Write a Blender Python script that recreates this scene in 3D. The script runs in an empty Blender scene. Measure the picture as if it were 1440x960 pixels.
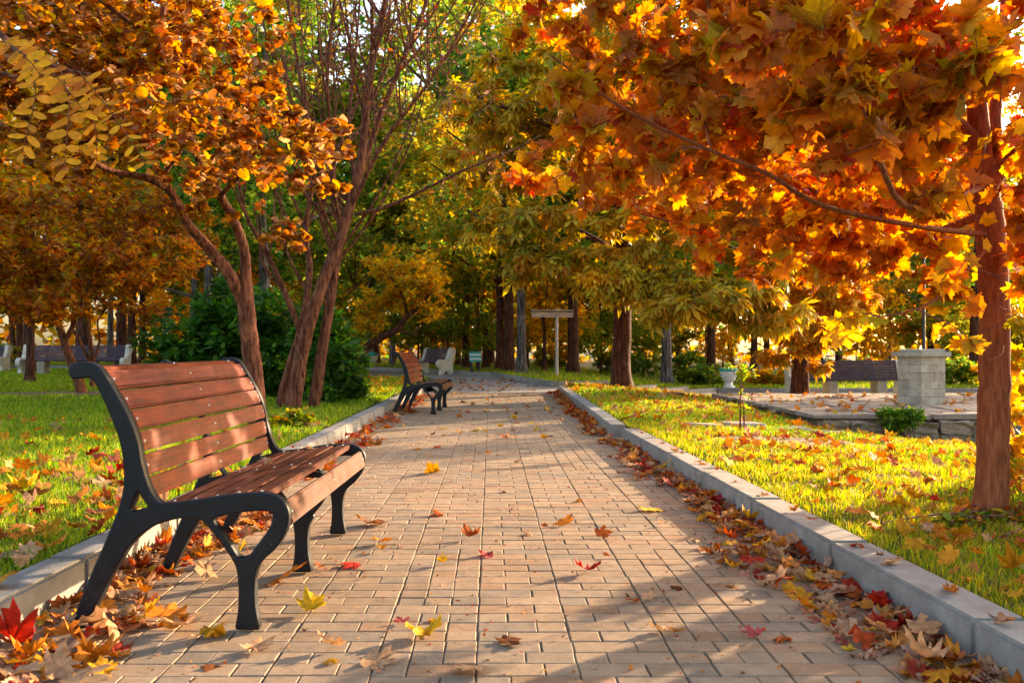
import bpy, bmesh, math, random
import numpy as np
from mathutils import Vector, Matrix, Quaternion, noise

scene = bpy.context.scene
COL = scene.collection
random.seed(7)
RNG = np.random.default_rng(11)
F, VX, VY, H = 1264.0, 690.0, 490.0, 0.9      # focal length in photo pixels, vanishing point, eye height

# ------------------------------------------------------------------ camera
cam = bpy.data.cameras.new('camera')
cam.sensor_width = 36
cam.lens = 36 * F / 1440
cam.shift_x = 30 / 1440
cam.shift_y = 10 / 1440
cam.clip_start = 0.05
cam.clip_end = 1000
cam.dof.use_dof = True
cam.dof.focus_distance = 4.2
cam.dof.aperture_fstop = 9.0
co = bpy.data.objects.new('camera', cam)
co.location = (0, 0, H)
co.rotation_euler = (math.pi / 2, 0, 0)
COL.objects.link(co)
scene.camera = co

# ------------------------------------------------------------------ sky and sun
SUN_AZ, SUN_EL = math.radians(50), math.radians(14)
world = bpy.data.worlds.new('World')
scene.world = world
world.use_nodes = True
sky = world.node_tree.nodes.new('ShaderNodeTexSky')
sky.sky_type = 'NISHITA'
sky.sun_disc = False
sky.sun_elevation = SUN_EL
sky.sun_rotation = SUN_AZ
sky.air_density = 1.0
sky.dust_density = 3.0
sky.ozone_density = 0.4
bg = world.node_tree.nodes['Background']
bg.inputs[1].default_value = 0.15
world.node_tree.links.new(sky.outputs[0], bg.inputs[0])
sl = bpy.data.lights.new('sun', 'SUN')
sl.energy = 4.4
sl.angle = math.radians(0.5)
sl.color = (1.0, 0.73, 0.45)
so = bpy.data.objects.new('sun', sl)
S = Vector((math.cos(SUN_EL) * math.sin(SUN_AZ), math.cos(SUN_EL) * math.cos(SUN_AZ), math.sin(SUN_EL)))
so.rotation_euler = S.to_track_quat('Z', 'Y').to_euler()
so.location = (8, 8, 20)
COL.objects.link(so)
scene.view_settings.view_transform = 'Standard'
scene.view_settings.look = 'None'
scene.view_settings.gamma = 1
scene.view_settings.exposure = 1.98
scene.cycles.max_bounces = 7
scene.cycles.diffuse_bounces = 3
scene.cycles.glossy_bounces = 2
scene.cycles.transmission_bounces = 4
scene.cycles.caustics_reflective = False
scene.cycles.caustics_refractive = False

# ------------------------------------------------------------------ helpers
def W(px, py, Y):
    return Vector(((px - VX) / F * Y, Y, H - (py - VY) / F * Y))

def G(px, py, z=0.0):
    Y = (H - z) * F / (py - VY)
    return Vector(((px - VX) / F * Y, Y, z))

def ss(t):
    t = np.clip(t, 0, 1)
    return t * t * (3 - 2 * t)

def dz(x, y):
    """how far the ground right of the path falls away"""
    x = np.asarray(x, float); y = np.asarray(y, float)
    return -0.4 * ss((x - 1.6) / 5.0) * ss((y - 3.5) / 8.5) - 0.15 * np.exp(-((x - 7.0) / 2.7) ** 2 - ((y - 11.4) / 1.4) ** 2)

def dzf(x, y):
    return float(dz(x, y))

def tag(o, label=None, cat=None, group=None, kind=None):
    if label: o['label'] = label
    if cat: o['category'] = cat
    if group: o['group'] = group
    if kind: o['kind'] = kind
    return o

def link(name, me, mat=None, parent=None):
    o = bpy.data.objects.new(name, me)
    COL.objects.link(o)
    if mat is not None and len(me.materials) == 0:
        me.materials.append(mat)
    if parent is not None:
        o.parent = parent
    return o

def empty(name, loc, label, cat, group=None, rz=0.0):
    o = bpy.data.objects.new(name, None)
    o.empty_display_size = 0.2
    o.location = loc
    o.rotation_euler = (0, 0, rz)
    COL.objects.link(o)
    return tag(o, label, cat, group)

def poly_mesh(name, V, faces, mat=None, col=None, smooth=None):
    """V (n,3); faces: int array (m,k) or list of such arrays"""
    if isinstance(faces, np.ndarray): faces = [faces]
    faces = [f for f in faces if len(f)]
    me = bpy.data.meshes.new(name)
    V = np.asarray(V, np.float32)
    me.vertices.add(len(V))
    me.vertices.foreach_set('co', V.ravel())
    idx = np.concatenate([f.ravel() for f in faces]).astype(np.int32)
    cnt = np.concatenate([np.full(len(f), f.shape[1], np.int32) for f in faces])
    st = np.concatenate([[0], np.cumsum(cnt)[:-1]]).astype(np.int32)
    me.loops.add(len(idx))
    me.loops.foreach_set('vertex_index', idx)
    me.polygons.add(len(cnt))
    me.polygons.foreach_set('loop_start', st)
    me.polygons.foreach_set('loop_total', cnt)
    if smooth is not None:
        me.polygons.foreach_set('use_smooth', np.full(len(cnt), bool(smooth)))
    if col is not None:
        a = me.color_attributes.new('col', 'FLOAT_COLOR', 'POINT')
        c = np.ones((len(V), 4), np.float32)
        c[:, :3] = col
        a.data.foreach_set('color', c.ravel())
    me.update(calc_edges=True)
    if mat is not None: me.materials.append(mat)
    return me

def bm_mesh(name, bm, mat=None, smooth=False):
    me = bpy.data.meshes.new(name)
    if smooth:
        for f in bm.faces: f.smooth = True
    bm.normal_update()
    bm.to_mesh(me)
    bm.free()
    if mat is not None: me.materials.append(mat)
    return me

def box_bm(sx, sy, sz, bev=0.0, seg=2, at=(0, 0, 0), jit=0.0):
    bm = bmesh.new()
    bmesh.ops.create_cube(bm, size=1)
    for v in bm.verts:
        v.co = Vector((v.co.x * sx, v.co.y * sy, v.co.z * sz)) + Vector(at)
        if jit: v.co += Vector((random.uniform(-jit, jit), random.uniform(-jit, jit), random.uniform(-jit, jit)))
    if bev:
        bmesh.ops.bevel(bm, geom=bm.edges[:], offset=bev, segments=seg, affect='EDGES', clamp_overlap=True)
    return bm

def catmull(pts, n=4, closed=False):
    P = [Vector(p) for p in pts]
    out = []
    N = len(P)
    rng = range(N) if closed else range(N - 1)
    for i in rng:
        if closed:
            a, b, c, d = P[i - 1], P[i], P[(i + 1) % N], P[(i + 2) % N]
        else:
            a, b, c, d = P[max(i - 1, 0)], P[i], P[i + 1], P[min(i + 2, N - 1)]
        for k in range(n):
            t = k / n
            out.append(0.5 * ((2 * b) + (c - a) * t + (2 * a - 5 * b + 4 * c - d) * t * t + (3 * b - a - 3 * c + d) * t ** 3))
    if not closed: out.append(P[-1])
    return out

def tube_arrays(polys, off=0):
    """polys: list of (pts (k,3), radii (k,), sides, ridge) -> V, quads, tris"""
    Vs, Qs = [], []
    base = off
    for pts, rad, s, ridge in polys:
        P = np.asarray(pts, float)
        R = np.asarray(rad, float)
        k = len(P)
        T = np.gradient(P, axis=0)
        T /= np.linalg.norm(T, axis=1)[:, None] + 1e-9
        ref = np.array([1.0, 0, 0]) if abs(T[0, 0]) < 0.8 else np.array([0, 1.0, 0])
        U = np.cross(T, ref); U /= np.linalg.norm(U, axis=1)[:, None] + 1e-9
        B = np.cross(T, U)
        a = np.arange(s) * 2 * math.pi / s
        rr = R[:, None] * np.ones((1, s))
        if ridge:
            ph = RNG.random(4) * 6.28
            kk = np.arange(k)[:, None]
            rr = rr * (1 + ridge * (np.sin(3 * a + ph[0] + kk * .25) * .5 + np.sin(5 * a + ph[1] - kk * .3) * .35 + np.sin(a * 2 + ph[3] + kk * 0.8) * .3) + ridge * .4 * RNG.normal(size=(k, s)))
        ring = P[:, None, :] + rr[:, :, None] * (np.cos(a)[None, :, None] * U[:, None, :] + np.sin(a)[None, :, None] * B[:, None, :])
        Vs.append(ring.reshape(-1, 3))
        i = np.arange(k - 1)[:, None] * s
        j = np.arange(s)[None, :]
        jn = (j + 1) % s
        q = np.stack([i + j, i + jn, i + s + jn, i + s + j], -1).reshape(-1, 4) + base
        Qs.append(q)
        base += k * s
    return np.concatenate(Vs), np.concatenate(Qs)

def tube_obj(name, polys, mat, parent=None):
    V, Q = tube_arrays(polys)
    return link(name, poly_mesh(name, V, Q, mat, smooth=True), None, parent)

def rot_from(n, t):
    """n, t (k,3): local Z = n, local Y = t"""
    n = n / (np.linalg.norm(n, axis=1)[:, None] + 1e-9)
    x = np.cross(t, n); x /= np.linalg.norm(x, axis=1)[:, None] + 1e-9
    y = np.cross(n, x)
    return np.stack([x, y, n], -1)          # columns

def scatter(tmpl, pos, R, sc, col):
    """tmpl = (V0, faces) -> V, faces, C"""
    V0, F0 = tmpl
    k, n = len(pos), len(V0)
    V = np.einsum('kij,nj->kni', R, V0) * sc[:, None, None] + pos[:, None, :]
    Fs = (F0[None] + (np.arange(k) * n)[:, None, None]).reshape(-1, F0.shape[1])
    C = np.repeat(col, n, axis=0)
    return V.reshape(-1, 3), Fs, C

def multi_scatter(name, tmpls, pos, R, sc, col, mat):
    which = RNG.integers(0, len(tmpls), len(pos))
    Vs, Fs, Cs, off = [], [], [], 0
    for i, t in enumerate(tmpls):
        m = which == i
        if not m.any(): continue
        V, Fc, C = scatter(t, pos[m], R[m], sc[m], col[m])
        Vs.append(V); Fs.append(Fc + off); Cs.append(C); off += len(V)
    return poly_mesh(name, np.concatenate(Vs), np.concatenate(Fs), mat, col=np.concatenate(Cs))

def palette(k, entries, jitter=0.15, rng=RNG):
    cols = np.array([e[0] for e in entries], float)
    w = np.array([e[1] for e in entries], float)
    c = cols[rng.choice(len(cols), k, p=w / w.sum())]
    c2 = cols[rng.choice(len(cols), k, p=w / w.sum())]
    f = rng.random((k, 1)) * 0.35
    c = c * (1 - f) + c2 * f
    return np.clip(c * (1 + rng.normal(size=(k, 1)) * jitter), 0.003, 0.95)

# colours (linear)
RED = (0.50, 0.03, 0.015); CRIM = (0.30, 0.012, 0.012); ORG = (0.70, 0.23, 0.02); DORG = (0.52, 0.11, 0.015)
YEL = (0.80, 0.46, 0.02); GOLD = (0.72, 0.33, 0.015); OLIVE = (0.40, 0.32, 0.03); GREEN = (0.09, 0.21, 0.02)
DGRN = (0.03, 0.09, 0.012); LGRN = (0.30, 0.42, 0.04); BRN = (0.22, 0.07, 0.02); TAN = (0.58, 0.33, 0.17); PINKT = (0.62, 0.34, 0.22)

# ------------------------------------------------------------------ materials
def newmat(name):
    m = bpy.data.materials.new(name)
    m.use_nodes = True
    nt = m.node_tree
    for n in list(nt.nodes): nt.nodes.remove(n)
    out = nt.nodes.new('ShaderNodeOutputMaterial')
    return m, nt, out

def N(nt, t, **kw):
    n = nt.nodes.new(t)
    for k, v in kw.items():
        if k in n.inputs: n.inputs[k].default_value = v
        else: setattr(n, k, v)
    return n

def mixc(nt, a, b, fac, mode='MIX'):
    n = nt.nodes.new('ShaderNodeMix'); n.data_type = 'RGBA'; n.blend_type = mode
    def put(i, v):
        if hasattr(v, 'is_linked') or isinstance(v, bpy.types.NodeSocket): nt.links.new(v, n.inputs[i])
        else: n.inputs[i].default_value = v if not isinstance(v, tuple) else (*v[:3], 1)
    put(6, a); put(7, b)
    if isinstance(fac, bpy.types.NodeSocket): nt.links.new(fac, n.inputs[0])
    else: n.inputs[0].default_value = fac
    return n.outputs[2]

def ramp(nt, src, stops):
    r = nt.nodes.new('ShaderNodeValToRGB')
    e = r.color_ramp.elements
    while len(e) < len(stops): e.new(0.5)
    for i, (p, c) in enumerate(stops):
        e[i].position = p
        e[i].color = (*c, 1) if isinstance(c, tuple) else (c, c, c, 1)
    nt.links.new(src, r.inputs[0])
    return r.outputs[0]

def coords(nt, kind='Object', scale=(1, 1, 1)):
    t = nt.nodes.new('ShaderNodeTexCoord')
    m = nt.nodes.new('ShaderNodeMapping')
    m.inputs['Scale'].default_value = scale
    if kind == 'World':
        g = nt.nodes.new('ShaderNodeNewGeometry')
        nt.links.new(g.outputs['Position'], m.inputs[0])
    else:
        nt.links.new(t.outputs[kind], m.inputs[0])
    return m.outputs[0]

def noise_tex(nt, vec, scale, detail=4, rough=0.6, dist=0.0):
    n = N(nt, 'ShaderNodeTexNoise', Scale=scale, Detail=detail, Roughness=rough, Distortion=dist)
    nt.links.new(vec, n.inputs['Vector'])
    return n.outputs['Fac']

def bump(nt, h, strength=0.3, dist=0.01, nrm=None):
    b = N(nt, 'ShaderNodeBump', Strength=strength, Distance=dist)
    nt.links.new(h, b.inputs['Height'])
    if nrm is not None: nt.links.new(nrm, b.inputs['Normal'])
    return b.outputs[0]

def principled(nt, out, base, rough=0.6, normal=None, spec=0.5, metal=0.0):
    p = N(nt, 'ShaderNodeBsdfPrincipled')
    p.inputs['Metallic'].default_value = metal
    p.inputs['Specular IOR Level'].default_value = spec
    if isinstance(base, bpy.types.NodeSocket): nt.links.new(base, p.inputs['Base Color'])
    else: p.inputs['Base Color'].default_value = (*base, 1)
    if isinstance(rough, bpy.types.NodeSocket): nt.links.new(rough, p.inputs['Roughness'])
    else: p.inputs['Roughness'].default_value = rough
    if normal is not None: nt.links.new(normal, p.inputs['Normal'])
    if out is not None: nt.links.new(p.outputs[0], out.inputs[0])
    return p

def leaf_material(name, trans=0.45, rough=0.5, blotch=0.25, sat=1.0, spec=0.35, val=1.15):
    m, nt, out = newmat(name)
    at = N(nt, 'ShaderNodeAttribute'); at.attribute_name = 'col'
    oi = N(nt, 'ShaderNodeObjectInfo')
    c = mixc(nt, at.outputs['Color'], oi.outputs['Color'], 1.0, 'MULTIPLY')
    v = coords(nt, 'World')
    n = noise_tex(nt, v, 38, 3)
    f = ramp(nt, n, [(0.35, 1 - blotch), (0.65, 1 + blotch * 0.3)])
    c = mixc(nt, c, f, 1.0, 'MULTIPLY')
    p = principled(nt, None, c, rough, spec=spec)
    t = N(nt, 'ShaderNodeBsdfTranslucent')
    hs = N(nt, 'ShaderNodeHueSaturation', Saturation=1.1 * sat, Value=val)
    nt.links.new(c, hs.inputs['Color'])
    nt.links.new(hs.outputs[0], t.inputs[0])
    mx = N(nt, 'ShaderNodeMixShader', Fac=trans)
    nt.links.new(p.outputs[0], mx.inputs[1]); nt.links.new(t.outputs[0], mx.inputs[2])
    nt.links.new(mx.outputs[0], out.inputs[0])
    return m

M = {}
M['leaf'] = leaf_material('leaf_surface', 0.6)
M['far_leaf'] = leaf_material('distant_leaf_surface', 0.62, 0.6, 0.2, sat=.95, spec=0.2, val=1.3)
M['dry_leaf'] = leaf_material('fallen_leaf_surface', 0.22, 0.7, 0.4, spec=0.15)
M['grass'] = leaf_material('grass_surface', 0.5, 0.55, 0.2, spec=0.2)

def bark(name, c1, c2, scale=(1, 1, 0.18), s=22, strength=0.9, dk=.45):
    m, nt, out = newmat(name)
    v = coords(nt, 'Object', scale)
    n1 = noise_tex(nt, v, s, 6, 0.65, 0.4)
    v2 = coords(nt, 'Object')
    n2 = noise_tex(nt, v2, 3.0, 3)
    n3 = noise_tex(nt, v2, 60, 3)
    c = ramp(nt, n1, [(0.38, tuple(x * dk for x in c1)), (0.46, c1), (0.62, c2)])
    c = mixc(nt, c, tuple(x * 0.55 for x in c1), ramp(nt, n2, [(0.45, 0.0), (0.75, 0.55)]))
    b = bump(nt, n1, strength, 0.02)
    b = bump(nt, n3, 0.3, 0.004, b)
    principled(nt, out, c, 0.85, b, spec=0.2)
    return m

M['bark_red'] = bark('reddish_bark', (0.13, 0.04, 0.02), (0.31, 0.12, 0.058), s=30, strength=0.7)
M['bark_maple'] = bark('maple_bark', (0.24, 0.068, 0.026), (0.36, 0.12, 0.05), (1, 1, 0.15), 60, 0.6, .8)
M['bark_dark'] = bark('dark_furrowed_bark', (0.055, 0.018, 0.010), (0.17, 0.062, 0.032), (1, 1, 0.12), 26, 1.0)
M['bark_grey'] = bark('grey_furrowed_bark', (0.07, 0.055, 0.05), (0.26, 0.225, 0.20), (1, 1, 0.12), 20, 1.0)
M['twig'] = bark('twig_bark', (0.17, 0.065, 0.05), (0.38, 0.17, 0.13), (1, 1, 0.5), 30, 0.3)

def paver_material():
    m, nt, out = newmat('concrete_paver')
    at = N(nt, 'ShaderNodeAttribute'); at.attribute_name = 'col'
    oi = N(nt, 'ShaderNodeObjectInfo')
    c = mixc(nt, at.outputs['Color'], oi.outputs['Color'], 1.0, 'MULTIPLY')
    v = coords(nt, 'World')
    big = noise_tex(nt, v, 1.3, 4)
    mid = noise_tex(nt, v, 14, 5, 0.7)
    fine = noise_tex(nt, v, 160, 3, 0.7)
    c = mixc(nt, c, ramp(nt, big, [(0.3, (0.84, 0.82, 0.80)), (0.7, (1.08, 1.02, 0.96))]), 1.0, 'MULTIPLY')
    c = mixc(nt, c, ramp(nt, mid, [(0.35, 0.72), (0.6, 1.08)]), 0.8, 'MULTIPLY')
    c = mixc(nt, c, ramp(nt, fine, [(0.3, 0.68), (0.7, 1.2)]), 0.8, 'MULTIPLY')
    st = noise_tex(nt, v, 3.3, 6, 0.75, 0.8)
    c = mixc(nt, c, (0.16, 0.12, 0.09), ramp(nt, st, [(0.56, 0.0), (0.74, 0.6)]))
    pit = noise_tex(nt, v, 75, 2, 0.5)
    c = mixc(nt, c, (0.10, 0.075, 0.05), ramp(nt, pit, [(0.68, 0.0), (0.74, 0.7)]))
    b = bump(nt, mid, 0.45, 0.006)
    b = bump(nt, fine, 0.35, 0.0015, b)
    principled(nt, out, c, 0.75, b, spec=0.35)
    return m
M['paver'] = paver_material()

def stone(name, c1, c2, s=6, rough=0.85, fine=120, st=0.4, dist=0.008, stain=None):
    m, nt, out = newmat(name)
    oi = N(nt, 'ShaderNodeObjectInfo')
    v = coords(nt, 'World')
    a = noise_tex(nt, v, s, 6, 0.65)
    f = noise_tex(nt, v, fine, 3, 0.7)
    c = ramp(nt, a, [(0.3, c1), (0.7, c2)])
    c = mixc(nt, c, ramp(nt, f, [(0.3, 0.8), (0.7, 1.12)]), 0.8, 'MULTIPLY')
    c = mixc(nt, c, oi.outputs['Color'], 1.0, 'MULTIPLY')
    if stain:
        g = noise_tex(nt, v, 2.2, 5, 0.7, 0.5)
        c = mixc(nt, c, stain, ramp(nt, g, [(0.5, 0.0), (0.72, 0.7)]))
    b = bump(nt, a, st, dist)
    b = bump(nt, f, st * 0.7, 0.002, b)
    principled(nt, out, c, rough, b, spec=0.3)
    return m
M['kerb'] = stone('kerb_concrete', (0.23, 0.215, 0.20), (0.37, 0.35, 0.325), 9, st=0.6, stain=(0.19, 0.155, 0.12))
M['joint'] = stone('joint_sand', (0.15, 0.115, 0.075), (0.26, 0.20, 0.14), 12, fine=300)
M['asphalt'] = stone('pale_asphalt', (0.20, 0.19, 0.185), (0.30, 0.285, 0.27), 1.2, fine=90)
M['soil'] = stone('lawn_soil', (0.05, 0.055, 0.015), (0.10, 0.11, 0.02), 2.2, fine=60, st=0.8, dist=0.02)
M['bare'] = stone('bare_earth', (0.13, 0.085, 0.05), (0.28, 0.19, 0.12), 7, fine=70, st=0.8, dist=0.02)
M['limestone'] = stone('limestone_block', (0.36, 0.30, 0.23), (0.55, 0.48, 0.385), 9, stain=(0.24, 0.18, 0.12))
M['rubble'] = stone('rubble_stone', (0.17, 0.12, 0.08), (0.38, 0.29, 0.20), 8, st=0.9, dist=0.03)
M['flag'] = stone('flagstone', (0.26, 0.185, 0.14), (0.42, 0.32, 0.25), 6, st=.8, dist=.02)
M['white_conc'] = stone('white_painted_concrete', (0.60, 0.56, 0.48), (0.78, 0.74, 0.66), 7, stain=(0.38, 0.32, 0.24))
M['dark_cover'] = stone('dark_iron_cover', (0.03, 0.025, 0.02), (0.07, 0.055, 0.045), 20)

def wood(name, dark, light, rough=0.38, along='Y'):
    m, nt, out = newmat(name)
    oi = N(nt, 'ShaderNodeObjectInfo')
    sc = {'Y': (1, 0.05, 1), 'X': (0.05, 1, 1)}[along]
    t = nt.nodes.new('ShaderNodeTexCoord')
    add = N(nt, 'ShaderNodeVectorMath', operation='ADD')
    mul = N(nt, 'ShaderNodeVectorMath', operation='SCALE')
    comb = N(nt, 'ShaderNodeCombineXYZ')
    for i in range(3): nt.links.new(oi.outputs['Random'], comb.inputs[i])
    nt.links.new(comb.outputs[0], mul.inputs[0]); mul.inputs['Scale'].default_value = 9.0
    nt.links.new(t.outputs['Object'], add.inputs[0]); nt.links.new(mul.outputs[0], add.inputs[1])
    mp = nt.nodes.new('ShaderNodeMapping'); mp.inputs['Scale'].default_value = sc
    nt.links.new(add.outputs[0], mp.inputs[0])
    g = noise_tex(nt, mp.outputs[0], 95, 5, 0.65, 0.25)
    w = noise_tex(nt, add.outputs[0], 5, 5, 0.7)
    k = noise_tex(nt, add.outputs[0], 55, 2, 0.5)
    c = ramp(nt, g, [(0.3, dark), (0.68, light)])
    c = mixc(nt, c, ramp(nt, w, [(0.3, (0.62, 0.6, 0.58)), (0.7, (1.25, 1.2, 1.15))]), 0.9, 'MULTIPLY')
    c = mixc(nt, c, (0.45, 0.32, 0.25), ramp(nt, k, [(0.76, 0.0), (0.79, 0.6)]))
    r = ramp(nt, w, [(0.3, rough + 0.18), (0.7, rough)])
    b = bump(nt, g, 0.25, 0.002)
    principled(nt, out, c, r, b, spec=0.25)
    return m
M['wood'] = wood('red_brown_varnished_wood', (0.07, 0.008, 0.002), (0.27, 0.041, 0.006), 0.38)
M['wood_seat'] = wood('worn_seat_wood', (0.045, 0.010, 0.005), (0.17, 0.043, 0.018), 0.3)
M['purple_wood'] = wood('dark_violet_slat_paint', (0.045, 0.03, 0.05), (0.12, 0.085, 0.12), 0.45, 'X')
M['board'] = wood('weathered_board', (0.42, 0.30, 0.23), (0.62, 0.48, 0.38), 0.7, 'X')

def iron():
    m, nt, out = newmat('black_cast_iron')
    v = coords(nt, 'Object')
    a = noise_tex(nt, v, 18, 5, 0.7)
    s = noise_tex(nt, v, 150, 2, 0.5)
    low = N(nt, 'ShaderNodeSeparateXYZ'); nt.links.new(v, low.inputs[0])
    c = ramp(nt, a, [(0.3, (0.004, 0.005, 0.007)), (0.7, (0.010, 0.012, 0.016))])
    c = mixc(nt, c, (0.30, 0.26, 0.22), ramp(nt, s, [(0.735, 0.0), (0.78, 0.6)]))
    r = ramp(nt, a, [(0.3, 0.38), (0.7, 0.58)])
    b = bump(nt, s, 0.12, 0.002)
    b = bump(nt, a, 0.1, 0.004, b)
    principled(nt, out, c, r, b, spec=0.28)
    return m
M['iron'] = iron()

def plain(name, c, rough=0.5, metal=0.0, n=0.15):
    m, nt, out = newmat(name)
    v = coords(nt, 'Object')
    a = noise_tex(nt, v, 14, 4)
    cc = mixc(nt, c, ramp(nt, a, [(0.3, 1 - n), (0.7, 1 + n)]), 1.0, 'MULTIPLY')
    principled(nt, out, cc, rough, None, metal=metal)
    return m
M['screw'] = plain('zinc_screw_head', (0.75, 0.72, 0.68), 0.35, 0.6)
M['teal'] = plain('teal_paint', (0.02, 0.36, 0.30), 0.45)
M['white'] = plain('white_paint', (0.74, 0.72, 0.70), 0.5)
M['green'] = plain('green_paint', (0.10, 0.42, 0.06), 0.5)
M['pole'] = plain('pale_grey_metal', (0.42, 0.38, 0.35), 0.5, 0.2)
M['blackpole'] = plain('black_pole_paint', (0.02, 0.02, 0.022), 0.4)

# ------------------------------------------------------------------ leaf templates (local Y = tip, Z = normal)
def fan(outline, c, curl=0.0, fold=0.0, seed=0, wob=0.0):
    r = np.random.default_rng(seed)
    P = np.array([(x, y) for x, y in outline], float)
    if wob: P = P * (1 + .05 * r.normal(size=P.shape)) * (1 + .10 * r.normal(size=(1, 2))) + .07 * r.normal() * P[:, ::-1] * (0, 1)
    P = np.vstack([P, c])
    z = -fold * np.abs(P[:, 0]) + curl * ((P[:, 0]) ** 2 + (P[:, 1] - c[1]) ** 2)
    z = z + wob * r.normal(size=len(P)) * (np.hypot(P[:, 0], P[:, 1] - c[1]) > 0.25)
    V = np.column_stack([P, z])
    n = len(outline)
    Fc = np.array([(i, (i + 1) % n, n) for i in range(n)])
    return V, Fc

half = [(0.0, 0.05), (0.12, -0.03), (0.36, 0.0), (0.64, 0.03), (0.56, 0.19), (0.45, 0.31), (0.62, 0.38), (0.82, 0.64), (0.62, 0.64),
        (0.52, 0.78), (0.29, 0.62), (0.34, 0.83), (0.18, 0.85)]
full = half + [(0.0, 1.08)] + [(-x, y) for x, y in half[:0:-1]]
half_s = [(0.0, 0.03), (0.58, 0.02), (0.43, 0.30), (0.76, 0.68), (0.27, 0.60)]
simple = half_s + [(0.0, 1.05)] + [(-x, y) for x, y in half_s[:0:-1]]
MAPLE = [fan(full, (0, 0.36), 0.10, 0.12, 1, 0.03), fan(full, (0, 0.36), -0.22, 0.25, 2, 0.04), fan(full, (0, 0.36), 0.35, 0.05, 3, 0.06)]
MAPLE += [fan(full, (0, 0.36), -0.1, 0.35, 31, 0.06), fan(full, (0, 0.36), 0.25, -0.2, 32, 0.05), fan(full, (0, 0.36), -0.4, 0.1, 33, 0.05)]
MAPLE_S = [fan(simple, (0, 0.34), 0.1, 0.15, 4, 0.03), fan(simple, (0, 0.34), -0.2, 0.3, 5, 0.04)]
DRY = [fan(full, (0, 0.36), 0.45, 0.05, 6, 0.07), fan(full, (0, 0.36), -0.35, 0.35, 7, 0.07), fan(full, (0, 0.36), 0.30, -0.35, 8, 0.09),
       fan(full, (0, 0.36), 0.75, 0.1, 9, 0.06), fan(full, (0, 0.36), 0.12, 0.05, 10, 0.05)]
DRY += [fan(full, (0, 0.36), .6, .3, 41, .09), fan(full, (0, 0.36), -.6, .15, 42, .08), fan(full, (0, 0.36), .2, .7, 43, .09), fan(full, (0, 0.36), .9, -.3, 44, .08), fan(full, (0, 0.36), .15, -.1, 45, .04), fan(full, (0, 0.36), -.2, .5, 46, .1)]
DRY_S = [fan(simple, (0, 0.34), 0.5, 0.05, 11, 0.08), fan(simple, (0, 0.34), -0.4, 0.35, 12, 0.08), fan(simple, (0, 0.34), 0.3, -0.4, 13, 0.08)]
_o = [(0, 0), (0.26, 0.02), (0.44, 0.25), (0.42, 0.55), (0.22, 0.85), (0, 1.0), (-0.22, 0.85), (-0.42, 0.55), (-0.44, 0.25), (-0.26, 0.02)]
ROUND = [fan(_o, (0, 0.45), -0.15, 0.25, 14, 0.02), fan(_o, (0, 0.45), 0.2, 0.1, 15, 0.03)]
_k = [(0, 0), (0.22, 0.35), (0.2, 0.65), (0, 1), (-0.2, 0.65), (-0.22, 0.35)]
OVAL = [fan(_k, (0, 0.5), -0.1, 0.3, 16, 0.02)]
KITE = [(np.array([(0, 0, 0), (0.3, 0.45, -.08), (0, 1, -.05), (-0.3, 0.45, -.08)]), np.array([(0, 1, 2), (0, 2, 3)])),
        (np.array([(0, 0, 0), (0.36, 0.5, .1), (0.05, 1, 0), (-0.36, 0.4, .1)]), np.array([(0, 1, 2), (0, 2, 3)]))]
def chestnut_leaf(droop):
    Vs, Fs = [], []
    for i, a in enumerate((-95, -48, 0, 48, 95)):
        L = (0.62, 0.85, 1.0, 0.85, 0.62)[i]
        a = math.radians(a)
        d = np.array([math.sin(a), math.cos(a), 0]); s = np.array([math.cos(a), -math.sin(a), 0])
        pts = [np.zeros(3), d * L * .66 + s * .17 * L + np.array([0, 0, -droop * L * .45]), d * L + np.array([0, 0, -droop * L]),
               d * L * .66 - s * .17 * L + np.array([0, 0, -droop * L * .45])]
        mid = d * L * .6 + np.array([0, 0, -droop * L * .3 + .05])
        b = len(Vs)
        Vs += pts + [mid]
        Fs += [(b, b + 1, b + 4), (b + 1, b + 2, b + 4), (b + 2, b + 3, b + 4), (b + 3, b, b + 4)]
    return np.array(Vs), np.array(Fs)
CHEST = [chestnut_leaf(0.5), chestnut_leaf(0.8)]

# ------------------------------------------------------------------ tree growing
def limb(pts, r0, r1, n=5, sides=8, ridge=0.0):
    P = np.array([tuple(v) for v in catmull(pts, n)])
    t = np.linspace(0, 1, len(P))
    rad = r0 + (r1 - r0) * t ** 0.8
    P = P + RNG.normal(size=P.shape) * 0.035 * rad[:, None] * (t[:, None] > 0.02)
    return [P, rad, sides, ridge]

def blob_points(blobs, n, rng, hole=0.30, hs=1.2, shell=0.5):
    vols = np.array([b[1] * b[2] * b[3] for b in blobs]) ** 0.8
    which = rng.choice(len(blobs), n * 3, p=vols / vols.sum())
    d = rng.normal(size=(n * 3, 3)); d /= np.linalg.norm(d, axis=1)[:, None]
    r = rng.random(n * 3) ** shell
    c = np.array([tuple(b[0]) for b in blobs])[which]
    s = np.array([b[1:4] for b in blobs])[which]
    P = c + d * r[:, None] * s
    keep = [noise.noise(Vector(p) * hs) > -hole for p in P]
    return P[np.array(keep)][:n]

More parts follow.
